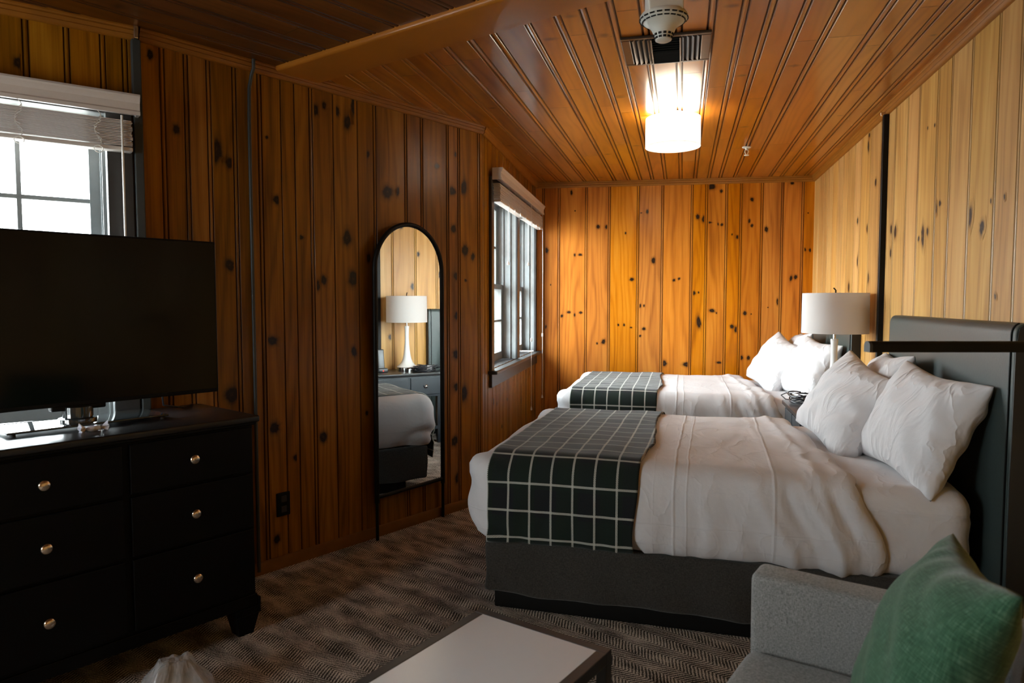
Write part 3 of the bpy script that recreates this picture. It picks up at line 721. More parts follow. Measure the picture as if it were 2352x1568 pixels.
# ------------------------------------------------------------------ pipes and fittings on the walls
def on_wall(p0, p1): e = (p1 - p0).normalized(); return (p0.x, p0.y, 0), math.atan2(e.y, e.x)
loc, rz = on_wall(S, K)
t = thing('wall_conduit', 'flat dark metal conduit running up the wall beside the blind', 'conduit', loc, rz, 'wall conduits')
MB().box((K - S).length - 0.028, (K - S).length + 0.006, -0.034, 0.004, 0.06, CEIL - 0.052).build('channel', 'conduit', t, bevel=0.004)
MB().box((K - S).length - 0.02, (K - S).length - 0.004, -0.05, 0.0, CEIL - 0.055, CEIL).build('top_clip', 'nickel', t, bevel=0.004)
loc, rz = on_wall(K, B)
cab = MB().tube([(0.492, -0.013, 0.02), (0.492, -0.013, 1.0), (0.49, -0.013, 2.2), (0.494, -0.013, 2.36), (0.502, -0.02, 2.42), (0.505, -0.037, 2.45), (0.505, -0.037, CEIL)], 0.0085, 8)
o = cab.build('wall_cable', 'conduit', smooth=60); o.location = loc; o.rotation_euler = (0, 0, rz)
tag(o, 'thin dark cable pipe climbing the wall between the television and the mirror', 'cable')
loc, rz = on_wall(FR, R0)
t = thing('wall_conduit', 'narrow black conduit on the pale wall behind the table lamp', 'conduit', loc, rz, 'wall conduits')
MB().box(2.325, 2.358, -0.03, 0.003, 0.06, CEIL - 0.05).build('channel', 'matte_black', t, bevel=0.003)
MB().box(2.333, 2.348, -0.045, 0.0, CEIL - 0.055, CEIL - 0.035).build('top_clip', 'nickel', t, bevel=0.003)
loc, rz = on_wall(K, B)
t = thing('wall_outlet', 'black wall outlet low on the boards beside the dresser', 'outlet', loc, rz)
MB().rbox(0.60, 0.675, -0.008, 0.002, 0.265, 0.385, 0.004, 0.1).build('cover_plate', 'matte_black', t, smooth=50)
for z in (0.3, 0.352): MB().rbox(0.622, 0.653, -0.011, -0.004, z - 0.016, z + 0.016, 0.003, 0.1).build('socket', 'rubber', t, smooth=50)

# ------------------------------------------------------------------ ceiling fittings
t = thing('ceiling_light', 'lit white drum shade flush on the plank ceiling', 'ceiling light', (0.978, 4.30, 0))
m = MB().lathe([(0.163, 2.290), (0.163, 2.458), (0.159, 2.458), (0.159, 2.290)], 56, cap=False)
n = 56
m.f += [(3 * n + k, 3 * n + (k + 1) % n, (k + 1) % n, k) for k in range(n)]
sh = m.build('drum_shade', 'lit_shade', t, smooth=40)
MB().lathe([(0.1645, 2.286), (0.1645, 2.294), (0.158, 2.294), (0.158, 2.286)], 56, cap=False).build('shade_rim', 'shade', t, smooth=40)
MB().lathe([(0.0, 2.292), (0.159, 2.292), (0.159, 2.295), (0.0, 2.295)], 56, cap=False).build('diffuser', 'lit_shade', t, smooth=40)
MB().lathe([(0.0, CEIL - 0.022), (0.05, CEIL - 0.022), (0.065, CEIL - 0.012), (0.068, CEIL)], 32).build('canopy', 'white_plastic', t, smooth=40)
MB().lathe([(0.012, 2.40), (0.012, CEIL - 0.02)], 16).build('stem', 'white_plastic', t, smooth=40)
MB().lathe([(0.0, 2.335), (0.018, 2.342), (0.028, 2.362), (0.024, 2.385), (0.013, 2.402)], 24).build('bulb', 'bulb', t, smooth=60)
l = bpy.data.lights.new('ceiling_bulb', 'POINT'); l.energy = 22; l.color = LAMP_COL; l.shadow_soft_size = 0.035
o = bpy.data.objects.new('ceiling_bulb', l); C.objects.link(o); o.location = (0.978, 4.30, 2.428)

ang = math.atan2(DR.y, DR.x) - PI / 2
t = thing('ceiling_vent', 'square bronze air vent with louvres behind the smoke detector', 'vent', (0.695, 3.21, CEIL), ang)
fr = MB(); hw, hd, fw = 0.192, 0.178, 0.042
for a, b, c, d in ((-hw, hw, -hd, -hd + fw * .55), (-hw, hw, hd - fw * .55, hd), (-hw, -hw + fw, -hd + fw * .55, hd - fw * .55), (hw - fw, hw, -hd + fw * .55, hd - fw * .55)): fr.box(a, b, c, d, -0.012, 0.0)
fr.build('frame', 'vent_metal', t, bevel=0.004)
MB().box(-hw + 0.02, hw - 0.02, -hd + 0.02, hd - 0.02, -0.003, 0.0).build('cavity', 'vent_dark', t)
for sgn in (-1, 1):
    lv = MB()
    for k in range(4):
        x = sgn * (0.072 + k * 0.0215); mtx = Matrix.Translation((x, 0, -0.011)) @ Matrix.Rotation(sgn * 0.7, 4, 'Y')
        lv.box(-0.007, 0.007, -hd + fw * .6, hd - fw * .6, -0.0015, 0.0015, mtx)
    lv.box(sgn * 0.062 - 0.003, sgn * 0.062 + 0.003, -hd + fw * .6, hd - fw * .6, -0.016, -0.004)
    lv.build('side_louvres', 'vent_metal', t)
lv = MB()
for k in range(11):
    y = -hd + fw * .6 + 0.015 + k * 0.0285; lv.box(-0.058, 0.058, -0.009, 0.009, -0.001, 0.001, Matrix.Translation((0, y, -0.009)) @ Matrix.Rotation(0.8 if k < 6 else -0.8, 4, 'X'))
lv.build('centre_louvres', 'vent_dark', t)

t = thing('smoke_detector', 'white cone smoke detector hanging below its square box', 'smoke detector', (0.5525, 2.60, 0), ang * 0.3)
MB().rbox(-0.062, 0.062, -0.062, 0.062, 2.385, CEIL, 0.006, 0.2).build('mounting_box', 'white_plastic', t, smooth=40)
MB().lathe([(0.060, 2.396), (0.080, 2.393), (0.086, 2.384), (0.0865, 2.377), (0.080, 2.368), (0.062, 2.357), (0.050, 2.348), (0.043, 2.338), (0.036, 2.322), (0.031, 2.312), (0.029, 2.300), (0.022, 2.296), (0.0, 2.296)], 48).build('detector_head', 'white_plastic', t, smooth=35)
vn = MB()
for ring, z, rr, cnt in ((0, 2.373, 0.0848, 20), (1, 2.3645, 0.0750, 20)):
    for k in range(cnt):
        a = 2 * PI * k / cnt; vn.box(-0.009, 0.009, -0.0035, 0.0012, -0.0016, 0.0016, Matrix.Rotation(a, 4, 'Z') @ Matrix.Translation((0, -rr, z)) @ Matrix.Rotation(-0.6, 4, 'X'))
vn.build('rim_slots', 'vent_dark', t)
vn = MB()
for k in range(12):
    a = 2 * PI * k / 12
    for z, rr in ((2.318, 0.0342), (2.307, 0.0302)): vn.box(-0.0055, 0.0055, -0.002, 0.002, -0.0035, 0.0035, Matrix.Rotation(a, 4, 'Z') @ Matrix.Translation((0, -rr, z)))
vn.build('tip_slots', 'vent_dark', t)

t = thing('sprinkler_head', 'small white sprinkler head on the ceiling right of the drum light', 'sprinkler', (1.739, 5.235, 0))
MB().lathe([(0.0, CEIL - 0.006), (0.030, CEIL - 0.005), (0.034, CEIL)], 24).build('escutcheon', 'white_plastic', t, smooth=40)
sp = MB().lathe([(0.010, CEIL - 0.022), (0.012, CEIL - 0.004)], 12)
for sgn in (-1, 1): sp.tube([(sgn * 0.010, 0, CEIL - 0.02), (sgn * 0.014, 0, CEIL - 0.035), (sgn * 0.004, 0, CEIL - 0.056)], 0.0035, 6)
sp.build('yoke', 'white_plastic', t, smooth=50)
MB().lathe([(0.0, CEIL - 0.060), (0.017, CEIL - 0.061), (0.018, CEIL - 0.057), (0.0, CEIL - 0.055)], 16).build('deflector', 'white_plastic', t, smooth=40)
# ------------------------------------------------------------------ beds
HALF = 0.71; TOP = 0.69; XF = 2.05; RS = 0.095
def smooth01(x): x = min(1, max(0, x)); return x * x * (3 - 2 * x)
def nz(p, s, seed=0.0): return noise.noise(V((p.x * s + seed, p.y * s - seed, p.z * s + 2 * seed)))
def ridge(d, w): return math.exp(-(d / w) ** 2)
def sheet_disp(p, n):
    """how far the cloth stands off its smooth form"""
    d = 0.010 * nz(p, 2.3, 3.1) + 0.004 * nz(p, 7.0, 1.7)
    side = max(0.0, abs(n.y)); low = smooth01((0.60 - p.z) / 0.25)
    # folds falling down the sides, stronger towards the head end
    k = smooth01((1.15 - p.x) / 0.5) * side
    ph = p.x * 36 + (0.69 - p.z) * 9 * (1 if p.y > 0 else -1) + 2.0 * nz(p, 3.0, 9.0)
    d += 0.012 * k * (math.sin(ph) ** 3) * smooth01((0.69 - p.z) / 0.1)
    d += 0.0030 * side * low * math.sin(p.x * 55 + 5 * nz(p, 4, 5))
    # belly of the hanging cloth and its tucked hem
    d += 0.012 * max(side, max(0, n.x)) * math.sin(PI * min(1, max(0, (p.z - 0.29) / 0.40)))
    d -= 0.012 * smooth01((0.33 - p.z) / 0.04) * max(side, max(0, n.x))
    # slack lengthwise pulls on the top near the pillows
    top = max(0.0, n.z)
    d += 0.006 * top * smooth01((1.2 - p.x) / 0.6) * math.sin(p.y * 16 + p.x * 9 + 3 * nz(p, 2.5, 4))
    for x, w, a in ((1.18, 0.014, 0.0015), (1.13, 0.014, 0.0012), (0.80, 0.016, 0.003), (0.66, 0.024, 0.009)):
        d += a * ridge(p.x - x - 0.012 * nz(p, 6, 2), w)
    # gathers at the foot corners
    c = ridge(p.x - XF, 0.18) * ridge(abs(p.y) - HALF, 0.18)
    d += 0.014 * c * math.sin(p.z * 26 + 6 * nz(p, 5, 8)) + 0.02 * c
    return d
def bed(name_label, loc, rz, source=None):
    if source: return dup(source, loc, rz, name_label)
    t = thing('bed', name_label, 'bed', loc, rz, 'twin-room beds')
    MB().rbox(0.14, 1.95, -0.53, 0.655, 0.0, 0.11, 0.006, 0.5).build('platform_base', 'matte_black', t, smooth=40)
    def skirt(p, n):
        a = max(abs(n.x), abs(n.y)); f = smooth01((0.30 - p.z) / 0.22)
        k = (0.4 + 0.6 * smooth01((1.25 - p.x) / 0.8))
        d = a * f * (0.020 * k * math.sin(p.x * 24 + p.y * 17 - p.z * 16 + 4 * nz(p, 2.2, 6)) + 0.005 * nz(p, 6, 2))
        q = p + n * d
        if p.z < 0.12: q.z += 0.010 * nz(p, 3.5, 4)
        return q
    MB().rbox(0.115, 1.985, -0.69, 0.69, 0.076, 0.315, 0.018, 0.03, skirt).build('bed_skirt', 'skirt', t, smooth=180)
    def mat(p, n):
        d = 0.006 * nz(p, 2.5, 2) + 0.0025 * math.sin(p.z * 60 + 4 * nz(p, 3, 1)) * ridge(p.x - 0.12, 0.12)
        d -= 0.010 * ridge(p.z - 0.56, 0.012) * 0.4 * (abs(n.x) + abs(n.y))
        d += 0.004 * math.sin(p.x * 80 + 3 * nz(p, 5, 1)) * smooth01((0.37 - p.z) / 0.04) * max(abs(n.y), abs(n.x))
        return p + n * d
    MB().rbox(0.108, 1.99, -0.69, 0.69, 0.31, 0.652, 0.075, 0.022, mat).build('mattress', 'fitted', t, smooth=180)
    return t
def make_sheet(label, loc, rz):
    x0 = 0.50
    def fn(p, n):
        q = p + n * sheet_disp(p, n)
        w = smooth01((1.15 - p.x) / 0.65)
        near = (p.y + HALF) / (2 * HALF)
        fold = 0.10 - 0.13 * near - 0.10 * near * smooth01((0.66 - p.z) / 0.3) + 0.014 * nz(p, 6, 12)
        q.x += w * fold
        q.x -= 0.045 * smooth01((0.50 - p.z) / 0.2) * smooth01((p.x - 1.75) / 0.25)
        edge = smooth01((0.60 - p.x) / 0.06)
        q += n * (0.010 * edge)                      # the turned-back hem is thicker
        if p.z < 0.36:
            q.z += 0.010 * nz(p, 5.0, 7) - 0.012 * ridge(p.x - 0.62, 0.16) * (1 if p.y > 0 else 0)
            if p.x > 1.3: q.z += 0.010
        return q
    o = MB().rbox(x0, XF, -HALF, HALF, 0.292, TOP, RS, 0.0125, fn, skip=('-z', '-x')).build('top_sheet', 'sheet', smooth=180)
    s = o.modifiers.new('cloth', 'SOLIDIFY'); s.thickness = 0.006; s.offset = -1
    o.location = loc; o.rotation_euler = (0, 0, rz)
    return tag(o, label, 'bed sheet', 'white top sheets')
def make_throw(label, loc, rz):
    zn, zf = 0.325, 0.215
    st = TOP - RS
    Ln = st - zn; La = RS * PI / 2; Lt = 2 * (HALF - RS); Lf = st - zf
    tot = Ln + La + Lt + La + Lf
    nb = 150; na = 56; vs = []; uv = []; fs = []
    xa, xb = 1.305, 1.958
    for i in range(nb + 1):
        b = tot * i / nb
        if b < Ln: y, z, ny, nzz = HALF, zn + b, 1, 0
        elif b < Ln + La:
            a = (b - Ln) / RS; y, z, ny, nzz = HALF - RS + RS * math.cos(a), st + RS * math.sin(a), math.cos(a), math.sin(a)
        elif b < Ln + La + Lt: y, z, ny, nzz = HALF - RS - (b - Ln - La), TOP, 0, 1
        elif b < Ln + 2 * La + Lt:
            a = PI / 2 + (b - Ln - La - Lt) / RS; y, z, ny, nzz = -(HALF - RS) + RS * math.cos(a), st + RS * math.sin(a), math.cos(a), math.sin(a)
        else: y, z, ny, nzz = -HALF, st - (b - Ln - 2 * La - Lt), -1, 0
        for j in range(na + 1):
            f = j / na
            wav = 0.016 * math.sin(b * 5.2 + 0.6) + 0.012 * noise.noise(V((b * 6, f * 2, 3)))
            x = xa + (xb - xa) * f + wav * (1 - f) - 0.004 * f + 0.02 * (1 - f) * smooth01((0.62 - z) / 0.3) * (1 if y > 0 else 0)
            p = V((x, y, z)); n = V((0, ny, nzz))
            d = max(0.0, sheet_disp(p, n)) * 0.75 + 0.25 * sheet_disp(p, n) + 0.008
            d += 0.003 * noise.noise(V((x * 6, b * 6, 1.0))) + 0.004 * noise.noise(V((x * 2.5, b * 2.5, 7.0)))
            if y > 0.6 and z < 0.5: d += 0.008 * smooth01((0.5 - z) / 0.2) * (0.6 + 0.4 * math.sin(x * 14 + 1))
            if y < -0.6 and z < 0.5: d += 0.02 * smooth01((0.5 - z) / 0.25)
            q = p + n * d
            if b < 0.02 or b > tot - 0.02: q.z += 0.006 * noise.noise(V((x * 9, 0, b)))
            vs.append(q); uv.append((x, b))
    for i in range(nb):
        for j in range(na):
            a = i * (na + 1) + j; fs.append((a, a + 1, a + na + 2, a + na + 1))
    m = MB().add(vs, fs); m.uv = uv
    o = m.build('throw_blanket', 'plaid', smooth=180)
    s = o.modifiers.new('wool', 'SOLIDIFY'); s.thickness = 0.005; s.offset = 0
    o.location = loc; o.rotation_euler = (0, 0, rz)
    return tag(o, label, 'blanket', 'plaid throws at the foot of the beds')

def pillow_mesh(name, a, b, h, seed, mat, ears=0.10, wr=1.0, n=44):
    """a, b half sizes, h half thickness; corners stand out, sides are drawn in"""
    vs = []; fs = []; idx = {}
    def pt(i, j, sgn):
        u = -1 + 2 * i / n; v = -1 + 2 * j / n
        u = math.sin(u * PI / 2) * 0.35 + u * 0.65; v = math.sin(v * PI / 2) * 0.35 + v * 0.65
        x = a * u * (1 - ears * math.cos(v * PI / 2) ** 1.5 * abs(u) ** 2)
        y = b * v * (1 - ears * 1.2 * math.cos(u * PI / 2) ** 1.5 * abs(v) ** 2)
        fu = max(0.0, 1 - abs(u) ** 2.6); fv = max(0.0, 1 - abs(v) ** 2.6)
        t = (fu * fv) ** 0.52
        z = h * t
        edge = 1 - min(fu, fv) ** 0.5
        w = 0.0
        s3 = sgn * 5.0 + seed
        w += 0.010 * noise.noise(V((x * 5 + seed, y * 5, s3)))
        # puckers running in from the seams
        along = y if abs(u) > abs(v) else x
        into = 1 - max(abs(u), abs(v))
        w += wr * 0.0060 * math.sin(along * 60 + 4 * noise.noise(V((x * 6, y * 6, s3)))) * math.exp(-into * 4.5) * min(1, t * 3)
        # long slack folds from the corners
        dgl = (x / a + y / b) if noise.noise(V((seed, sgn, 0.5))) > 0 else (x / a - y / b)
        w += wr * 0.006 * math.sin(dgl * 9 + 5 * noise.noise(V((x * 4, y * 4, s3 + 2)))) * t
        w += wr * 0.007 * (0.5 - abs(noise.noise(V((x * 8 + 7, y * 5, s3 + 9))))) * t
        return V((x, y, sgn * (z + w * min(1.0, t * 2.5))))
    for sgn in (1, -1):
        for i in range(n + 1):
            for j in range(n + 1):
                onb = i in (0, n) or j in (0, n)
                key = (i, j, 0 if onb else sgn)
                if key in idx: continue
                p = pt(i, j, sgn)
                if onb: p.z = 0.006 * noise.noise(V((p.x * 9, p.y * 9, seed)))
                idx[key] = len(vs); vs.append(p)
    def vid(i, j, sgn):
        onb = i in (0, n) or j in (0, n); return idx[(i, j, 0 if onb else sgn)]
    for sgn in (1, -1):
        for i in range(n):
            for j in range(n):
                f = (vid(i, j, sgn), vid(i + 1, j, sgn), vid(i + 1, j + 1, sgn), vid(i, j + 1, sgn))
                fs.append(f if sgn > 0 else tuple(reversed(f)))
    return MB().add(vs, fs).mesh(name, mat, 180)
PM = [pillow_mesh('pillow', 0.345, 0.235, 0.105, 1.3 + 2.7 * k, 'pillowcase', wr=0.9, n=56) for k in range(4)]
def place_pillow(k, bedloc, rz, x, y, z, lean, yaw, roll, label, group):
    """local: width along the bed's y, face towards the foot, leaning back by `lean`"""
    o = bpy.data.objects.new('bed_pillow', PM[k]); C.objects.link(o)
    # pillow axes: X width, Y height, Z face normal -> bed: X->y, Y->z, Z->x
    base = Matrix(((0, 0, 1), (1, 0, 0), (0, 1, 0)))
    R = Matrix.Rotation(rz, 3, 'Z') @ Matrix.Rotation(yaw, 3, 'Z') @ Matrix.Rotation(-lean, 3, 'Y') @ base @ Matrix.Rotation(roll, 3, 'Z')
    p = Matrix.Rotation(rz, 3, 'Z') @ V((x, y, z)) + V(bedloc)
    o.matrix_world = Matrix.Translation(p) @ R.to_4x4()
    return tag(o, label, 'pillow', group)

AN = math.radians(16)
NEAR = V((1.977, 3.113, 0)); RZN = math.atan2(math.sin(AN), -math.cos(AN))
fo = WP(5.862, 0.035); FAR = V((fo.x, fo.y, 0)); RZF = math.atan2(0.237, -0.971)
nb = bed('low bed with black base and charcoal skirt, the nearer of two', NEAR, RZN)
bed('low bed of the same kind standing against the far plank wall', FAR, RZF, nb)
ns = make_sheet('white top sheet hanging over the sides of the nearer bed', NEAR, RZN)
fs_ = ns.copy(); C.objects.link(fs_); fs_.location = FAR; fs_.rotation_euler = (0, 0, RZF); fs_['label'] = 'white top sheet on the bed by the far wall'
nt_ = make_throw('dark green plaid throw over the foot of the nearer bed', NEAR, RZN)
ft_ = nt_.copy(); C.objects.link(ft_); ft_.location = FAR; ft_.rotation_euler = (0, 0, RZF); ft_['label'] = 'dark green plaid throw on the bed by the far wall'
for loc, rz, which in ((NEAR, RZN, 'nearer bed'), (FAR, RZF, 'far bed')):
    g = 'pillows on the ' + which
    place_pillow(0, loc, rz, 0.225, 0.350, 0.85, 0.42, 0.20, -0.06, 'white pillow against the headboard, closest to the camera on the ' + which, g)
    place_pillow(1, loc, rz, 0.215, -0.36, 0.865, 0.36, -0.06, 0.05, 'white pillow against the headboard, half hidden, farther side of the ' + which, g)
    place_pillow(2, loc, rz, 0.40, -0.165, 0.84, 0.56, 0.30, -0.20, 'white pillow tilted in front of the other two on the ' + which, g)

def headboard(label, s0, s1):
    p = WP((s0 + s1) / 2, 0.0); w = (s1 - s0) / 2
    t = thing('headboard', label, 'headboard', (p.x, p.y, 0), RZ_R, 'upholstered headboards')
    sp_ = MB().rbox(-w + 0.006, w - 0.006, 0.004, 0.05, 0.08, 1.262, 0.01, 0.3)
    rot0 = Matrix(((0, 1, 0, 0), (1, 0, 0, 0), (0, 0, 1, 0), (0, 0, 0, 1)))
    sp_.prism([(0.004, 0.10), (0.074, 0.10), (0.0785, 0.13), (0.080, 0.7), (0.078, 1.18), (0.070, 1.255), (0.050, 1.272), (0.004, 1.272)], -w - 0.002, -w + 0.004, rot0)
    sp_.build('side_panel', 'vinyl_side_shaded', t, smooth=40)
    pr = [(0.052, 0.10), (0.076, 0.10), (0.079, 0.13), (0.081, 0.7), (0.079, 1.18)] + [(0.050 + 0.029 * math.cos(a), 1.235 + 0.040 * math.sin(a)) for a in [i * PI / 2 / 8 for i in range(9)]] + [(0.025, 1.275), (0.025, 0.10)]
    rot = Matrix(((0, 1, 0, 0), (1, 0, 0, 0), (0, 0, 1, 0), (0, 0, 0, 1)))
    pad = MB()
    pad.prism(pr, -w + 0.032, w - 0.006, rot)
    pad.build('cushion', 'vinyl', t, smooth=40)
    MB().prism(pr, -w + 0.004, -w + 0.028, rot).build('side_border', 'vinyl', t, smooth=40, bevel=0.003)
    pp = MB()
    for x in (-w + 0.030,): pp.tube([(x, y + 0.002, z) for y, z in pr[1:13]], 0.0035, 6)
    pp.build('piping', 'matte_black', t, smooth=60)
    for x in (-w + 0.08, w - 0.08): MB().box(x - 0.025, x + 0.025, 0.02, 0.052, 0.0, 0.105).build('leg', 'matte_black', t)
    return t
headboard('grey green padded headboard, wider and nearer one at the right', 2.70, 4.185)
headboard('grey green padded headboard at the far bed, mostly behind its pillows and the lamp', 5.05, 6.535)

# ------------------------------------------------------------------ nightstand and what stands on it
p = WP(4.685, 0.0); NSX0, NSX1 = -0.335, 0.335
t = thing('nightstand', 'black two-drawer nightstand between the beds', 'nightstand', (p.x, p.y, 0), RZ_R)
MB().rbox(NSX0 - 0.015, NSX1 + 0.015, 0.015, 0.510, 0.652, 0.68, 0.005, 0.4).build('tabletop', 'black_top', t, smooth=40)
MB().box(NSX0, NSX1, 0.03, 0.485, 0.45, 0.652).build('case', 'navy_black', t, bevel=0.003)
for x0, x1 in ((NSX0 + 0.03, -0.012), (0.012, NSX1 - 0.03)):
    d = MB().box(x0, x1, 0.48, 0.496, 0.472, 0.635).build('drawer', 'navy_black', t, bevel=0.004)
    MB().lathe([(0.006, 0), (0.006, 0.012), (0.014, 0.018), (0.015, 0.024), (0.009, 0.029), (0.0, 0.030)], 16, Matrix.Translation(((x0 + x1) / 2, 0.496, 0.553)) @ Matrix.Rotation(-PI / 2, 4, 'X')).build('knob', 'chrome', d, smooth=50)
for x in (NSX0 + 0.025, NSX1 - 0.025):
    for y in (0.055, 0.46):
        lg = MB(); a = 0.024
        lg.add([(x + i * q, y + j * q, z) for z, q in ((0.0, 0.016), (0.08, 0.023), (0.10, a), (0.45, a)) for i, j in ((-1, -1), (1, -1), (1, 1), (-1, 1))],
               [(3, 2, 1, 0), (12, 13, 14, 15)] + [(4 * l + k, 4 * l + (k + 1) % 4, 4 * l + 4 + (k + 1) % 4, 4 * l + 4 + k) for l in range(3) for k in range(4)])
        lg.build('leg', 'navy_black', t)
MB().box(NSX0 + 0.01, NSX1 - 0.01, 0.04, 0.485, 0.135, 0.165).build('shelf', 'navy_black', t, bevel=0.004)

lx = WP(4.758, 0.243)
t = thing('table_lamp', 'white trumpet-base table lamp with drum shade on the nightstand', 'lamp', (lx.x, lx.y, 0.68), 0)
MB().lathe([(0.0, 0), (0.098, 0), (0.099, 0.004), (0.099, 0.038), (0.096, 0.041), (0.0, 0.041)], 48).build('base', 'chrome', t, smooth=40)
MB().lathe([(0.0, 0.041), (0.099, 0.041), (0.094, 0.048), (0.074, 0.062), (0.056, 0.084), (0.043, 0.115), (0.034, 0.155), (0.027, 0.205), (0.022, 0.265), (0.0195, 0.32), (0.0195, 0.365), (0.021, 0.40), (0.0235, 0.428), (0.0215, 0.434), (0.0, 0.434)], 48).build('stem', 'ceramic', t, smooth=50)
MB().lathe([(0.008, 0.434), (0.008, 0.462), (0.013, 0.464), (0.013, 0.52), (0.0, 0.525)], 20).build('socket', 'chrome', t, smooth=50)
m = MB().lathe([(0.196, 0.470), (0.194, 0.722), (0.1915, 0.722), (0.1935, 0.470)], 64, cap=False); n = 64
m.f += [(3 * n + k, 3 * n + (k + 1) % n, (k + 1) % n, k) for k in range(n)]
m.build('lamp_shade', 'shade', t, smooth=40)
hp = MB()
for k in range(3):
    a = k * 2 * PI / 3 + 0.5; hp.tube([(0, 0, 0.712), (0.192 * math.cos(a), 0.192 * math.sin(a), 0.716)], 0.002, 6)
hp.tube([(0.03, 0, 0.47), (0.05, 0, 0.58), (0.01, 0, 0.71), (0, 0, 0.716)], 0.002, 6)
hp.build('harp', 'chrome', t, smooth=60)
MB().tube([(0, 0, 0.714), (0.002, 0.002, 0.74), (-0.012, 0.004, 0.755)], 0.0045, 8).build('finial', 'matte_black', t, smooth=60)
MB().lathe([(0.0, 0.53), (0.02, 0.545), (0.03, 0.58), (0.02, 0.62), (0.0, 0.635)], 20).build('bulb', 'white_plastic', t, smooth=60)

px = WP(4.50, 0.24)
t = thing('telephone', 'dark cordless telephone upright in its cradle beside the lamp', 'telephone', (px.x, px.y, 0.68), RZ_R)
MB().rbox(-0.05, 0.05, -0.05, 0.06, 0.0, 0.04, 0.012, 0.1).build('cradle', 'phone', t, smooth=50)
MB().rbox(-0.032, 0.032, -0.014, 0.016, 0.02, 0.215, 0.009, 0.2, lambda p, n: V((p.x, p.y - 0.16 * (p.z - 0.02), p.z))).build('handset', 'phone', t, smooth=50)
MB().rbox(-0.006, 0.006, 0.056, 0.063, 0.012, 0.020, 0.002, 0.1).build('standby_light', 'led', t)

cx = WP(4.885, 0.395)
t = thing('coiled_cable', 'coil of black cable with a white label on the nightstand edge', 'cable', (cx.x, cx.y, 0.68), RZ_R)
def coil(seed, turns, ra, rb, z0, dz, r):
    rg = random.Random(seed); pts = []; N = int(turns * 26)
    for i in range(N):
        a = 2 * PI * i / 26; w = 1 + 0.10 * math.sin(a * 0.37 + seed) + 0.06 * math.sin(a * 1.7 + seed)
        pts.append((ra * w * math.cos(a), rb * w * math.sin(a), z0 + dz * (0.5 + 0.5 * math.sin(a * 0.61 + seed)) + 0.012 * max(0, math.sin(a + seed)) ** 2))
    return pts
MB().tube(coil(1.0, 5, 0.110, 0.090, 0.006, 0.048, 0.0045), 0.0042, 6).build('loops', 'cable', t, smooth=60)
MB().tube(coil(4.0, 4, 0.085, 0.070, 0.010, 0.044, 0.004), 0.0036, 6).build('inner_loops', 'cable', t, smooth=60)
MB().rbox(-0.03, 0.05, -0.045, 0.0, 0.004, 0.036, 0.006, 0.1).build('adapter', 'cable', t, smooth=40)
MB().box(-0.024, 0.024, -0.002, 0.002, -0.020, 0.020, Matrix.Translation((0.02, 0.055, 0.042)) @ Matrix.Rotation(0.75, 4, 'Z') @ Matrix.Rotation(0.5, 4, 'X')).build('label_tag', 'paper_label', t)
MB().tube([(0.105, 0.02, 0.03), (0.135, 0.09, 0.05), (0.12, 0.125, 0.035), (0.09, 0.10, 0.012), (0.05, 0.05, 0.012)], 0.0042, 6).build('loose_end', 'cable', t, smooth=60)
wx = WP(4.93, 0.215)
t = MB().tube([(x * 0.6, y * 0.6, z) for x, y, z in coil(2.2, 3.4, 0.11, 0.085, 0.006, 0.02, 0.003)], 0.003, 6).build('white_cord', 'cord', smooth=60)
t.location = (wx.x, wx.y, 0.68); t.rotation_euler = (0, 0, RZ_R)
tag(t, 'small loop of white cord behind the black cable coil', 'cord')

# ------------------------------------------------------------------ mirror
loc, rz = on_wall(K, B)
mc = K + DL * 1.467 + V((DL.y, -DL.x)) * 0.035
t = thing('arched_mirror', 'tall arched floor mirror in a thin black frame against the planks', 'mirror', (mc.x, mc.y, 0), RZ_L + math.radians(3.2))
YM = 0.0; x0, x1 = -0.272, 0.272; xc = (x0 + x1) / 2; R = (x1 - x0) / 2; zt = 1.795 - R
arch = [(xc + R * math.cos(a), zt + R * math.sin(a)) for a in [PI * i / 40 for i in range(41)]]
MB().tube([(x1, YM, 0.215)] + [(x, YM, z) for x, z in arch] + [(x0, YM, 0.215)], 0.0135, 10).build('frame', 'matte_black', t, smooth=60)
MB().tube([(x0, YM, 0.245), (x1, YM, 0.245)], 0.011, 10).build('bottom_rail', 'matte_black', t, smooth=60)
for x in (x0, x1): MB().tube([(x, YM, 0.0), (x, YM, 0.215)], 0.0095, 10).build('leg', 'matte_black', t, smooth=60)
gl = [(x0, 0.245)] + [(x1, 0.245)] + arch
MB().prism(gl, YM, YM + 0.004).build('mirror_glass', 'mirror', t)
MB().prism(gl, YM + 0.0045, YM + 0.012).build('backing', 'matte_black', t)

# ------------------------------------------------------------------ dresser, television and small things on it
DC = V((-1.014, 2.78)); DN = V((-DL.y, DL.x))
t = thing('dresser', 'long black dresser with round metal knobs under the television', 'dresser', (DC.x, DC.y, 0), RZ_L)
DX0 = -1.505
MB().rbox(DX0 - 0.01, 0.0, 0.0, 0.51, 0.868, 0.893, 0.006, 0.5).build('tabletop', 'black_top', t, smooth=40)
MB().rbox(DX0, -0.010, 0.010, 0.50, 0.856, 0.868, 0.004, 0.5).build('top_molding', 'black', t, smooth=40)
MB().box(DX0 + 0.012, -0.022, 0.022, 0.495, 0.115, 0.856).build('case', 'black', t, bevel=0.003)
ap = MB().box(DX0 + 0.008, -0.018, 0.016, 0.026, 0.115, 0.165)
ap.box(-0.016, -0.006, 0.010, 0.495, 0.115, 0.150); ap.box(DX0 + 0.0, DX0 + 0.010, 0.010, 0.495, 0.115, 0.150)
ap.build('plinth_molding', 'black', t, bevel=0.003)
rows = ((0.672, 0.848), (0.448, 0.660), (0.180, 0.436))
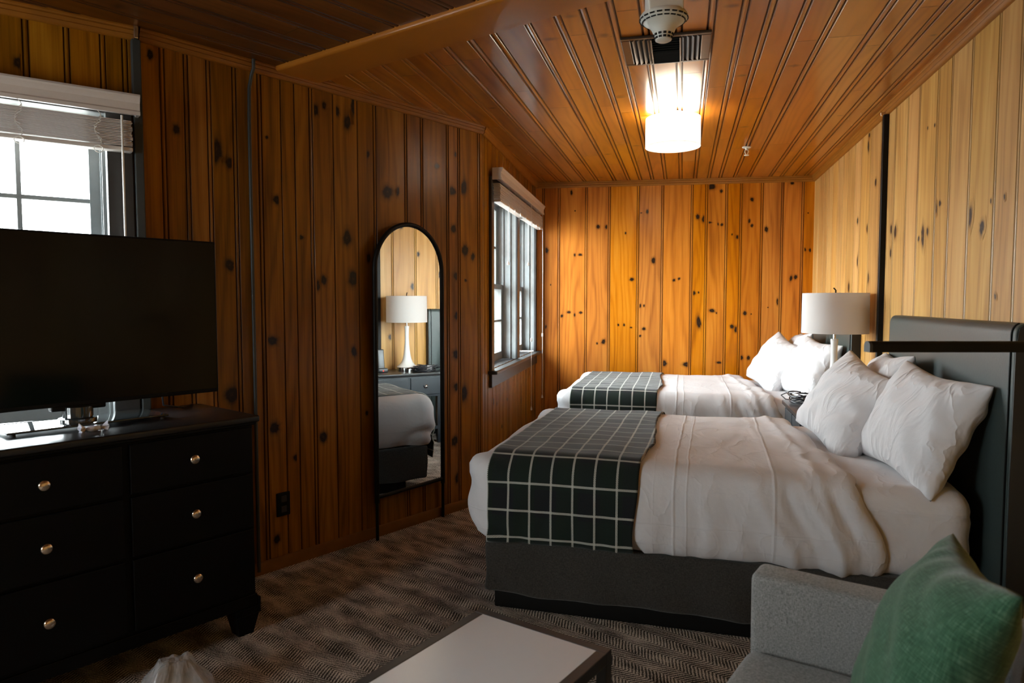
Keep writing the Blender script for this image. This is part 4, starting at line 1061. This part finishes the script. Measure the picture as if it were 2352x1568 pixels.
for c in range(3):
    xb = -0.030 - c * 0.485; xa = xb - 0.460
    for za, zb in rows:
        d = MB().box(xa, xb, 0.008, 0.024, za, zb).build('drawer', 'black', t, bevel=0.003)
        MB().lathe([(0.008, 0), (0.0075, 0.010), (0.011, 0.013), (0.0175, 0.018), (0.0185, 0.023), (0.015, 0.028), (0.007, 0.031), (0.0, 0.0315)], 24,
                   Matrix.Translation(((xa + xb) / 2 - 0.012, 0.008, (za + zb) / 2 + 0.003)) @ Matrix.Rotation(PI / 2, 4, 'X')).build('knob', 'nickel', d, smooth=50)
for x in (DX0 + 0.06, -0.060):
    for y in (0.062, 0.445):
        lg = MB()
        lg.add([(x + i * q, y + j * q, z) for z, q in ((0.0, 0.030), (0.085, 0.047), (0.088, 0.052), (0.116, 0.052)) for i, j in ((-1, -1), (1, -1), (1, 1), (-1, 1))],
               [(3, 2, 1, 0), (12, 13, 14, 15)] + [(4 * l + k, 4 * l + (k + 1) % 4, 4 * l + 4 + (k + 1) % 4, 4 * l + 4 + k) for l in range(3) for k in range(4)])
        lg.build('leg', 'black', t)
Z0 = 0.893
t = thing('television', 'black flat-screen television on the dresser in front of the window', 'television', (DC.x, DC.y, Z0), RZ_L)
TX0, TX1, TY = -1.085, -0.030, 0.275
TZ0, TZ1 = 0.970 - Z0, 1.598 - Z0
MB().rbox(TX0, TX1, TY, TY + 0.035, TZ0, TZ1, 0.004, 0.6).build('cabinet', 'matte_black', t, smooth=40)
MB().rbox(TX0 + 0.2, TX1 - 0.2, TY + 0.03, TY + 0.075, TZ0 + 0.05, TZ1 - 0.16, 0.02, 0.4).build('back_housing', 'matte_black', t, smooth=40)
MB().box(TX0 + 0.007, TX1 - 0.007, TY - 0.0015, TY + 0.002, TZ0 + 0.016, TZ1 - 0.007).build('screen', 'screen', t)
sx = -0.555
MB().rbox(sx - 0.245, sx + 0.285, 0.20, 0.42, 0.010, 0.018, 0.003, 0.4).build('glass_base', 'glass_shelf', t, smooth=40)
for x in (sx - 0.225, sx + 0.265):
    for y in (0.215, 0.405): MB().lathe([(0.009, 0), (0.009, 0.010)], 14, Matrix.Translation((x, y, 0))).build('foot', 'rubber', t, smooth=40)
MB().lathe([(0.062, 0.018), (0.062, 0.030), (0.050, 0.034), (0.050, 0.072), (0.0, 0.072)], 32, Matrix.Translation((sx, TY + 0.025, 0))).build('neck', 'glass_shelf', t, smooth=40)
MB().rbox(sx - 0.09, sx + 0.09, TY + 0.005, TY + 0.045, 0.060, 0.085, 0.006, 0.3).build('bracket', 'matte_black', t, smooth=40)
MB().tube([(-0.25, TY + 0.05, TZ0 + 0.10), (-0.22, TY + 0.09, 0.03), (-0.12, TY + 0.13, 0.005), (-0.05, TY + 0.20, 0.005)], 0.004, 6).build('power_cable', 'cable', t, smooth=60)

t = thing('wrapped_sweet', 'small silvery wrapped sweet on the dresser edge', 'sweet', (DC.x, DC.y, Z0), RZ_L)
def crumple(p, n): return p + n * 0.003 * noise.noise(p * 120)
wm = MB().rbox(-0.583, -0.537, 0.122, 0.146, 0.0, 0.020, 0.009, 0.006, crumple); wm.build('wrapped_body', 'wrapper', t, smooth=60)
for sgn in (-1, 1):
    xx = -0.56 + sgn * 0.024; N = 18; vs = [V((xx, 0.134, 0.010))]; fs2 = []
    for rr, dx in ((0.007, 0.008), (0.016, 0.020)):
        for k in range(N):
            a = 2 * PI * k / N; q = rr * (1 + 0.35 * math.sin(a * 5 + sgn))
            vs.append(V((xx + sgn * (dx + 0.004 * math.cos(a * 4)), 0.134 + q * math.cos(a) * 0.9, max(0.0005, 0.012 + q * math.sin(a)))))
    for k in range(N):
        fs2.append((0, 1 + k, 1 + (k + 1) % N)); fs2.append((1 + k, 1 + N + k, 1 + N + (k + 1) % N, 1 + (k + 1) % N))
    o = MB().add(vs, fs2).build('twist', 'wrapper', t); s = o.modifiers.new('foil', 'SOLIDIFY'); s.thickness = 0.0012

# ------------------------------------------------------------------ coffee table
CT = V((0.259, 1.759)); CE = V((0.819, -0.574)).normalized(); CF = V((0.574, 0.819)).normalized()
t = thing('coffee_table', 'low coffee table with white top and dark metal frame', 'coffee table', (CT.x, CT.y, 0), math.atan2(CE.y, CE.x))
W, Lc, H, f = 0.428, 0.92, 0.45, 0.030
fr = MB(); fr.box(-W, 0, -f, 0, H - 0.032, H); fr.box(-W, 0, -Lc, -Lc + f, H - 0.032, H); fr.box(-W, -W + f, -Lc + f, -f, H - 0.032, H); fr.box(-f, 0, -Lc + f, -f, H - 0.032, H)
fr.build('frame', 'table_frame', t, bevel=0.002)
MB().box(-W + f, -f, -Lc + f, -f, H - 0.022, H - 0.001).build('tabletop', 'table_white', t)
for x in (-W + f / 2, -f / 2):
    for y in (-f / 2, -Lc + f / 2): MB().box(x - f / 2, x + f / 2, y - f / 2, y + f / 2, 0.0, H - 0.032).build('leg', 'table_frame', t, bevel=0.002)
st = MB()
for x in (-W + f / 2, -f / 2): st.box(x - f / 2, x + f / 2, -Lc + f, -f, 0.06, 0.085)
st.build('stretcher', 'table_frame', t)

# ------------------------------------------------------------------ armchair, cushion, floor lamp, bag
A1 = V((0.640, 1.835))
t = thing('armchair', 'grey woven armchair with a low square arm', 'armchair', (A1.x, A1.y, 0), math.atan2(CE.y, CE.x))
def soft(p, n): return p + n * (0.003 * noise.noise(p * 5.0))
# local x runs from the front of the chair to its back, local y back across the seat is negative
MB().rbox(0.0, 0.70, 0.0, 0.105, 0.14, 0.622, 0.022, 0.08, soft).build('arm', 'grey_fabric', t, smooth=60)
MB().rbox(0.0, 0.70, -0.765, -0.66, 0.14, 0.622, 0.022, 0.08, soft).build('arm', 'grey_fabric', t, smooth=60)
MB().rbox(0.02, 0.70, -0.66, 0.0, 0.14, 0.29, 0.02, 0.1, soft).build('seat_base', 'grey_fabric', t, smooth=60)
MB().rbox(0.0, 0.56, -0.655, -0.004, 0.285, 0.425, 0.035, 0.05, lambda p, n: p + n * (0.004 * noise.noise(p * 4)) + V((0, 0, 0.014 * math.sin(PI * min(1, max(0, p.x / .56))) * math.sin(PI * min(1, max(0, -p.y / .66))) * (1 if n.z > 0.3 else 0)))).build('seat_cushion', 'grey_fabric', t, smooth=60)
MB().rbox(0.56, 0.71, -0.655, 0.0, 0.14, 0.70, 0.05, 0.06, lambda p, n: soft(p, n) + V((0.10 * max(0, p.z - 0.4), 0, 0))).build('backrest', 'grey_fabric', t, smooth=60)
for x in (0.05, 0.66):
    for y in (0.05, -0.71): MB().lathe([(0.014, 0), (0.022, 0.145)], 14, Matrix.Translation((x, y, 0))).build('leg', 'matte_black', t, smooth=50)

pm = pillow_mesh('cushion', 0.228, 0.228, 0.085, 8.4, 'green', ears=0.09, wr=0.8, n=48)
o = bpy.data.objects.new('cushion', pm); C.objects.link(o)
def frame_from(xaxis, zaxis):
    z = V(zaxis).normalized(); x = V(xaxis); x = (x - z * x.dot(z)).normalized(); y = z.cross(x)
    return Matrix((x, y, z)).transposed()
CUSH_X = V((0.346, 0.934, -0.087)); CUSH_N = V((-0.845, 0.351, 0.403)); CUSH_C = V((0.793, 1.304, 0.656))
o.matrix_world = Matrix.Translation(CUSH_C) @ frame_from(CUSH_X, CUSH_N).to_4x4()
tag(o, 'square green linen cushion leaning in the grey armchair', 'cushion')

t = thing('floor_lamp', 'dark bar-headed floor lamp reaching across in front of the headboard', 'lamp', (1.50, 1.90, 0), 0)
MB().lathe([(0.0, 0), (0.13, 0), (0.13, 0.014), (0.122, 0.02), (0.0, 0.02)], 40).build('base', 'matte_black', t, smooth=40)
MB().lathe([(0.011, 0.02), (0.011, 1.245)], 18).build('pole', 'matte_black', t, smooth=50)
dprof = [(-0.016, -0.014), (0.016, -0.014), (0.016, 0.002)] + [(0.016 * math.cos(a), 0.002 + 0.014 * math.sin(a)) for a in [PI * i / 10 for i in range(1, 10)]] + [(-0.016, 0.002)]
rotz = Matrix(((0, 1, 0, 0), (1, 0, 0, 0), (0, 0, 1, 1.226), (0, 0, 0, 1)))
MB().prism(dprof, -0.522, 0.03, rotz).build('light_bar', 'matte_black', t, smooth=40)
MB().prism(dprof, -0.530, -0.5215, rotz).build('end_cap', 'casing', t, smooth=40)

bag = MB()
def bagfn(p, n): 
    f = 1 - 0.62 * smooth01(p.z / 0.17); q = V((p.x * f, p.y * f, p.z)) + n * 0.010 * noise.noise(p * 16) + n * 0.002 * noise.noise(p * 60)
    q.z = max(0.0, q.z); return q
bag.rbox(-0.13, 0.13, -0.11, 0.11, 0.0, 0.155, 0.03, 0.012, bagfn)
o = bag.build('plastic_bag', 'plastic_film'); o.location = (-1.13, 2.265, 0.0); o.rotation_euler = (0, 0, 0.6)
tag(o, 'crumpled clear plastic bag on the carpet in front of the dresser', 'bag')

# ------------------------------------------------------------------ daylight, camera
w = bpy.data.worlds.new('overcast_sky'); bpy.context.scene.world = w; w.use_nodes = True
nt = w.node_tree
for n in list(nt.nodes): nt.nodes.remove(n)
g = G(nt)
bg = g.n('ShaderNodeBackground'); wo = g.n('ShaderNodeOutputWorld'); g.link(bg.outputs[0], wo.inputs[0])
d = g.sep(g.n('ShaderNodeTexCoord').outputs['Generated'])
g.link(g.ramp(g.m('MULTIPLY_ADD', d[2], 0.5, 0.5), [(0.0, (0.35, 0.36, 0.36)), (0.46, (0.50, 0.52, 0.53)), (0.52, (0.92, 0.97, 1.0)), (1.0, (0.80, 0.92, 1.0))]), bg.inputs[0])
bg.inputs[1].default_value = SKY

sc = bpy.context.scene
cd = bpy.data.cameras.new('camera'); cam = bpy.data.objects.new('camera', cd); C.objects.link(cam)
cd.sensor_width = 36.0; cd.lens = 1600.0 / 2352.0 * 36.0; cd.clip_start = 0.02
cam.location = (0, 0, 1.35); cam.rotation_euler = (PI / 2 - math.atan(92 / 1600.0), 0, 0)
sc.camera = cam
cd.dof.use_dof = True; cd.dof.focus_distance = 3.7; cd.dof.aperture_fstop = 4.0
sc.view_settings.view_transform = 'Standard'; sc.view_settings.look = 'None'; sc.view_settings.gamma = 1.0
sc.view_settings.use_curve_mapping = False; sc.view_settings.exposure = EXPOSURE
sc.cycles.max_bounces = 8; sc.cycles.diffuse_bounces = 5; sc.cycles.glossy_bounces = 4; sc.cycles.transmission_bounces = 6; sc.cycles.transparent_max_bounces = 12
sc.cycles.sample_clamp_indirect = 8.0; sc.cycles.caustics_reflective = False; sc.cycles.caustics_refractive = False
sc.cycles.use_denoising = True
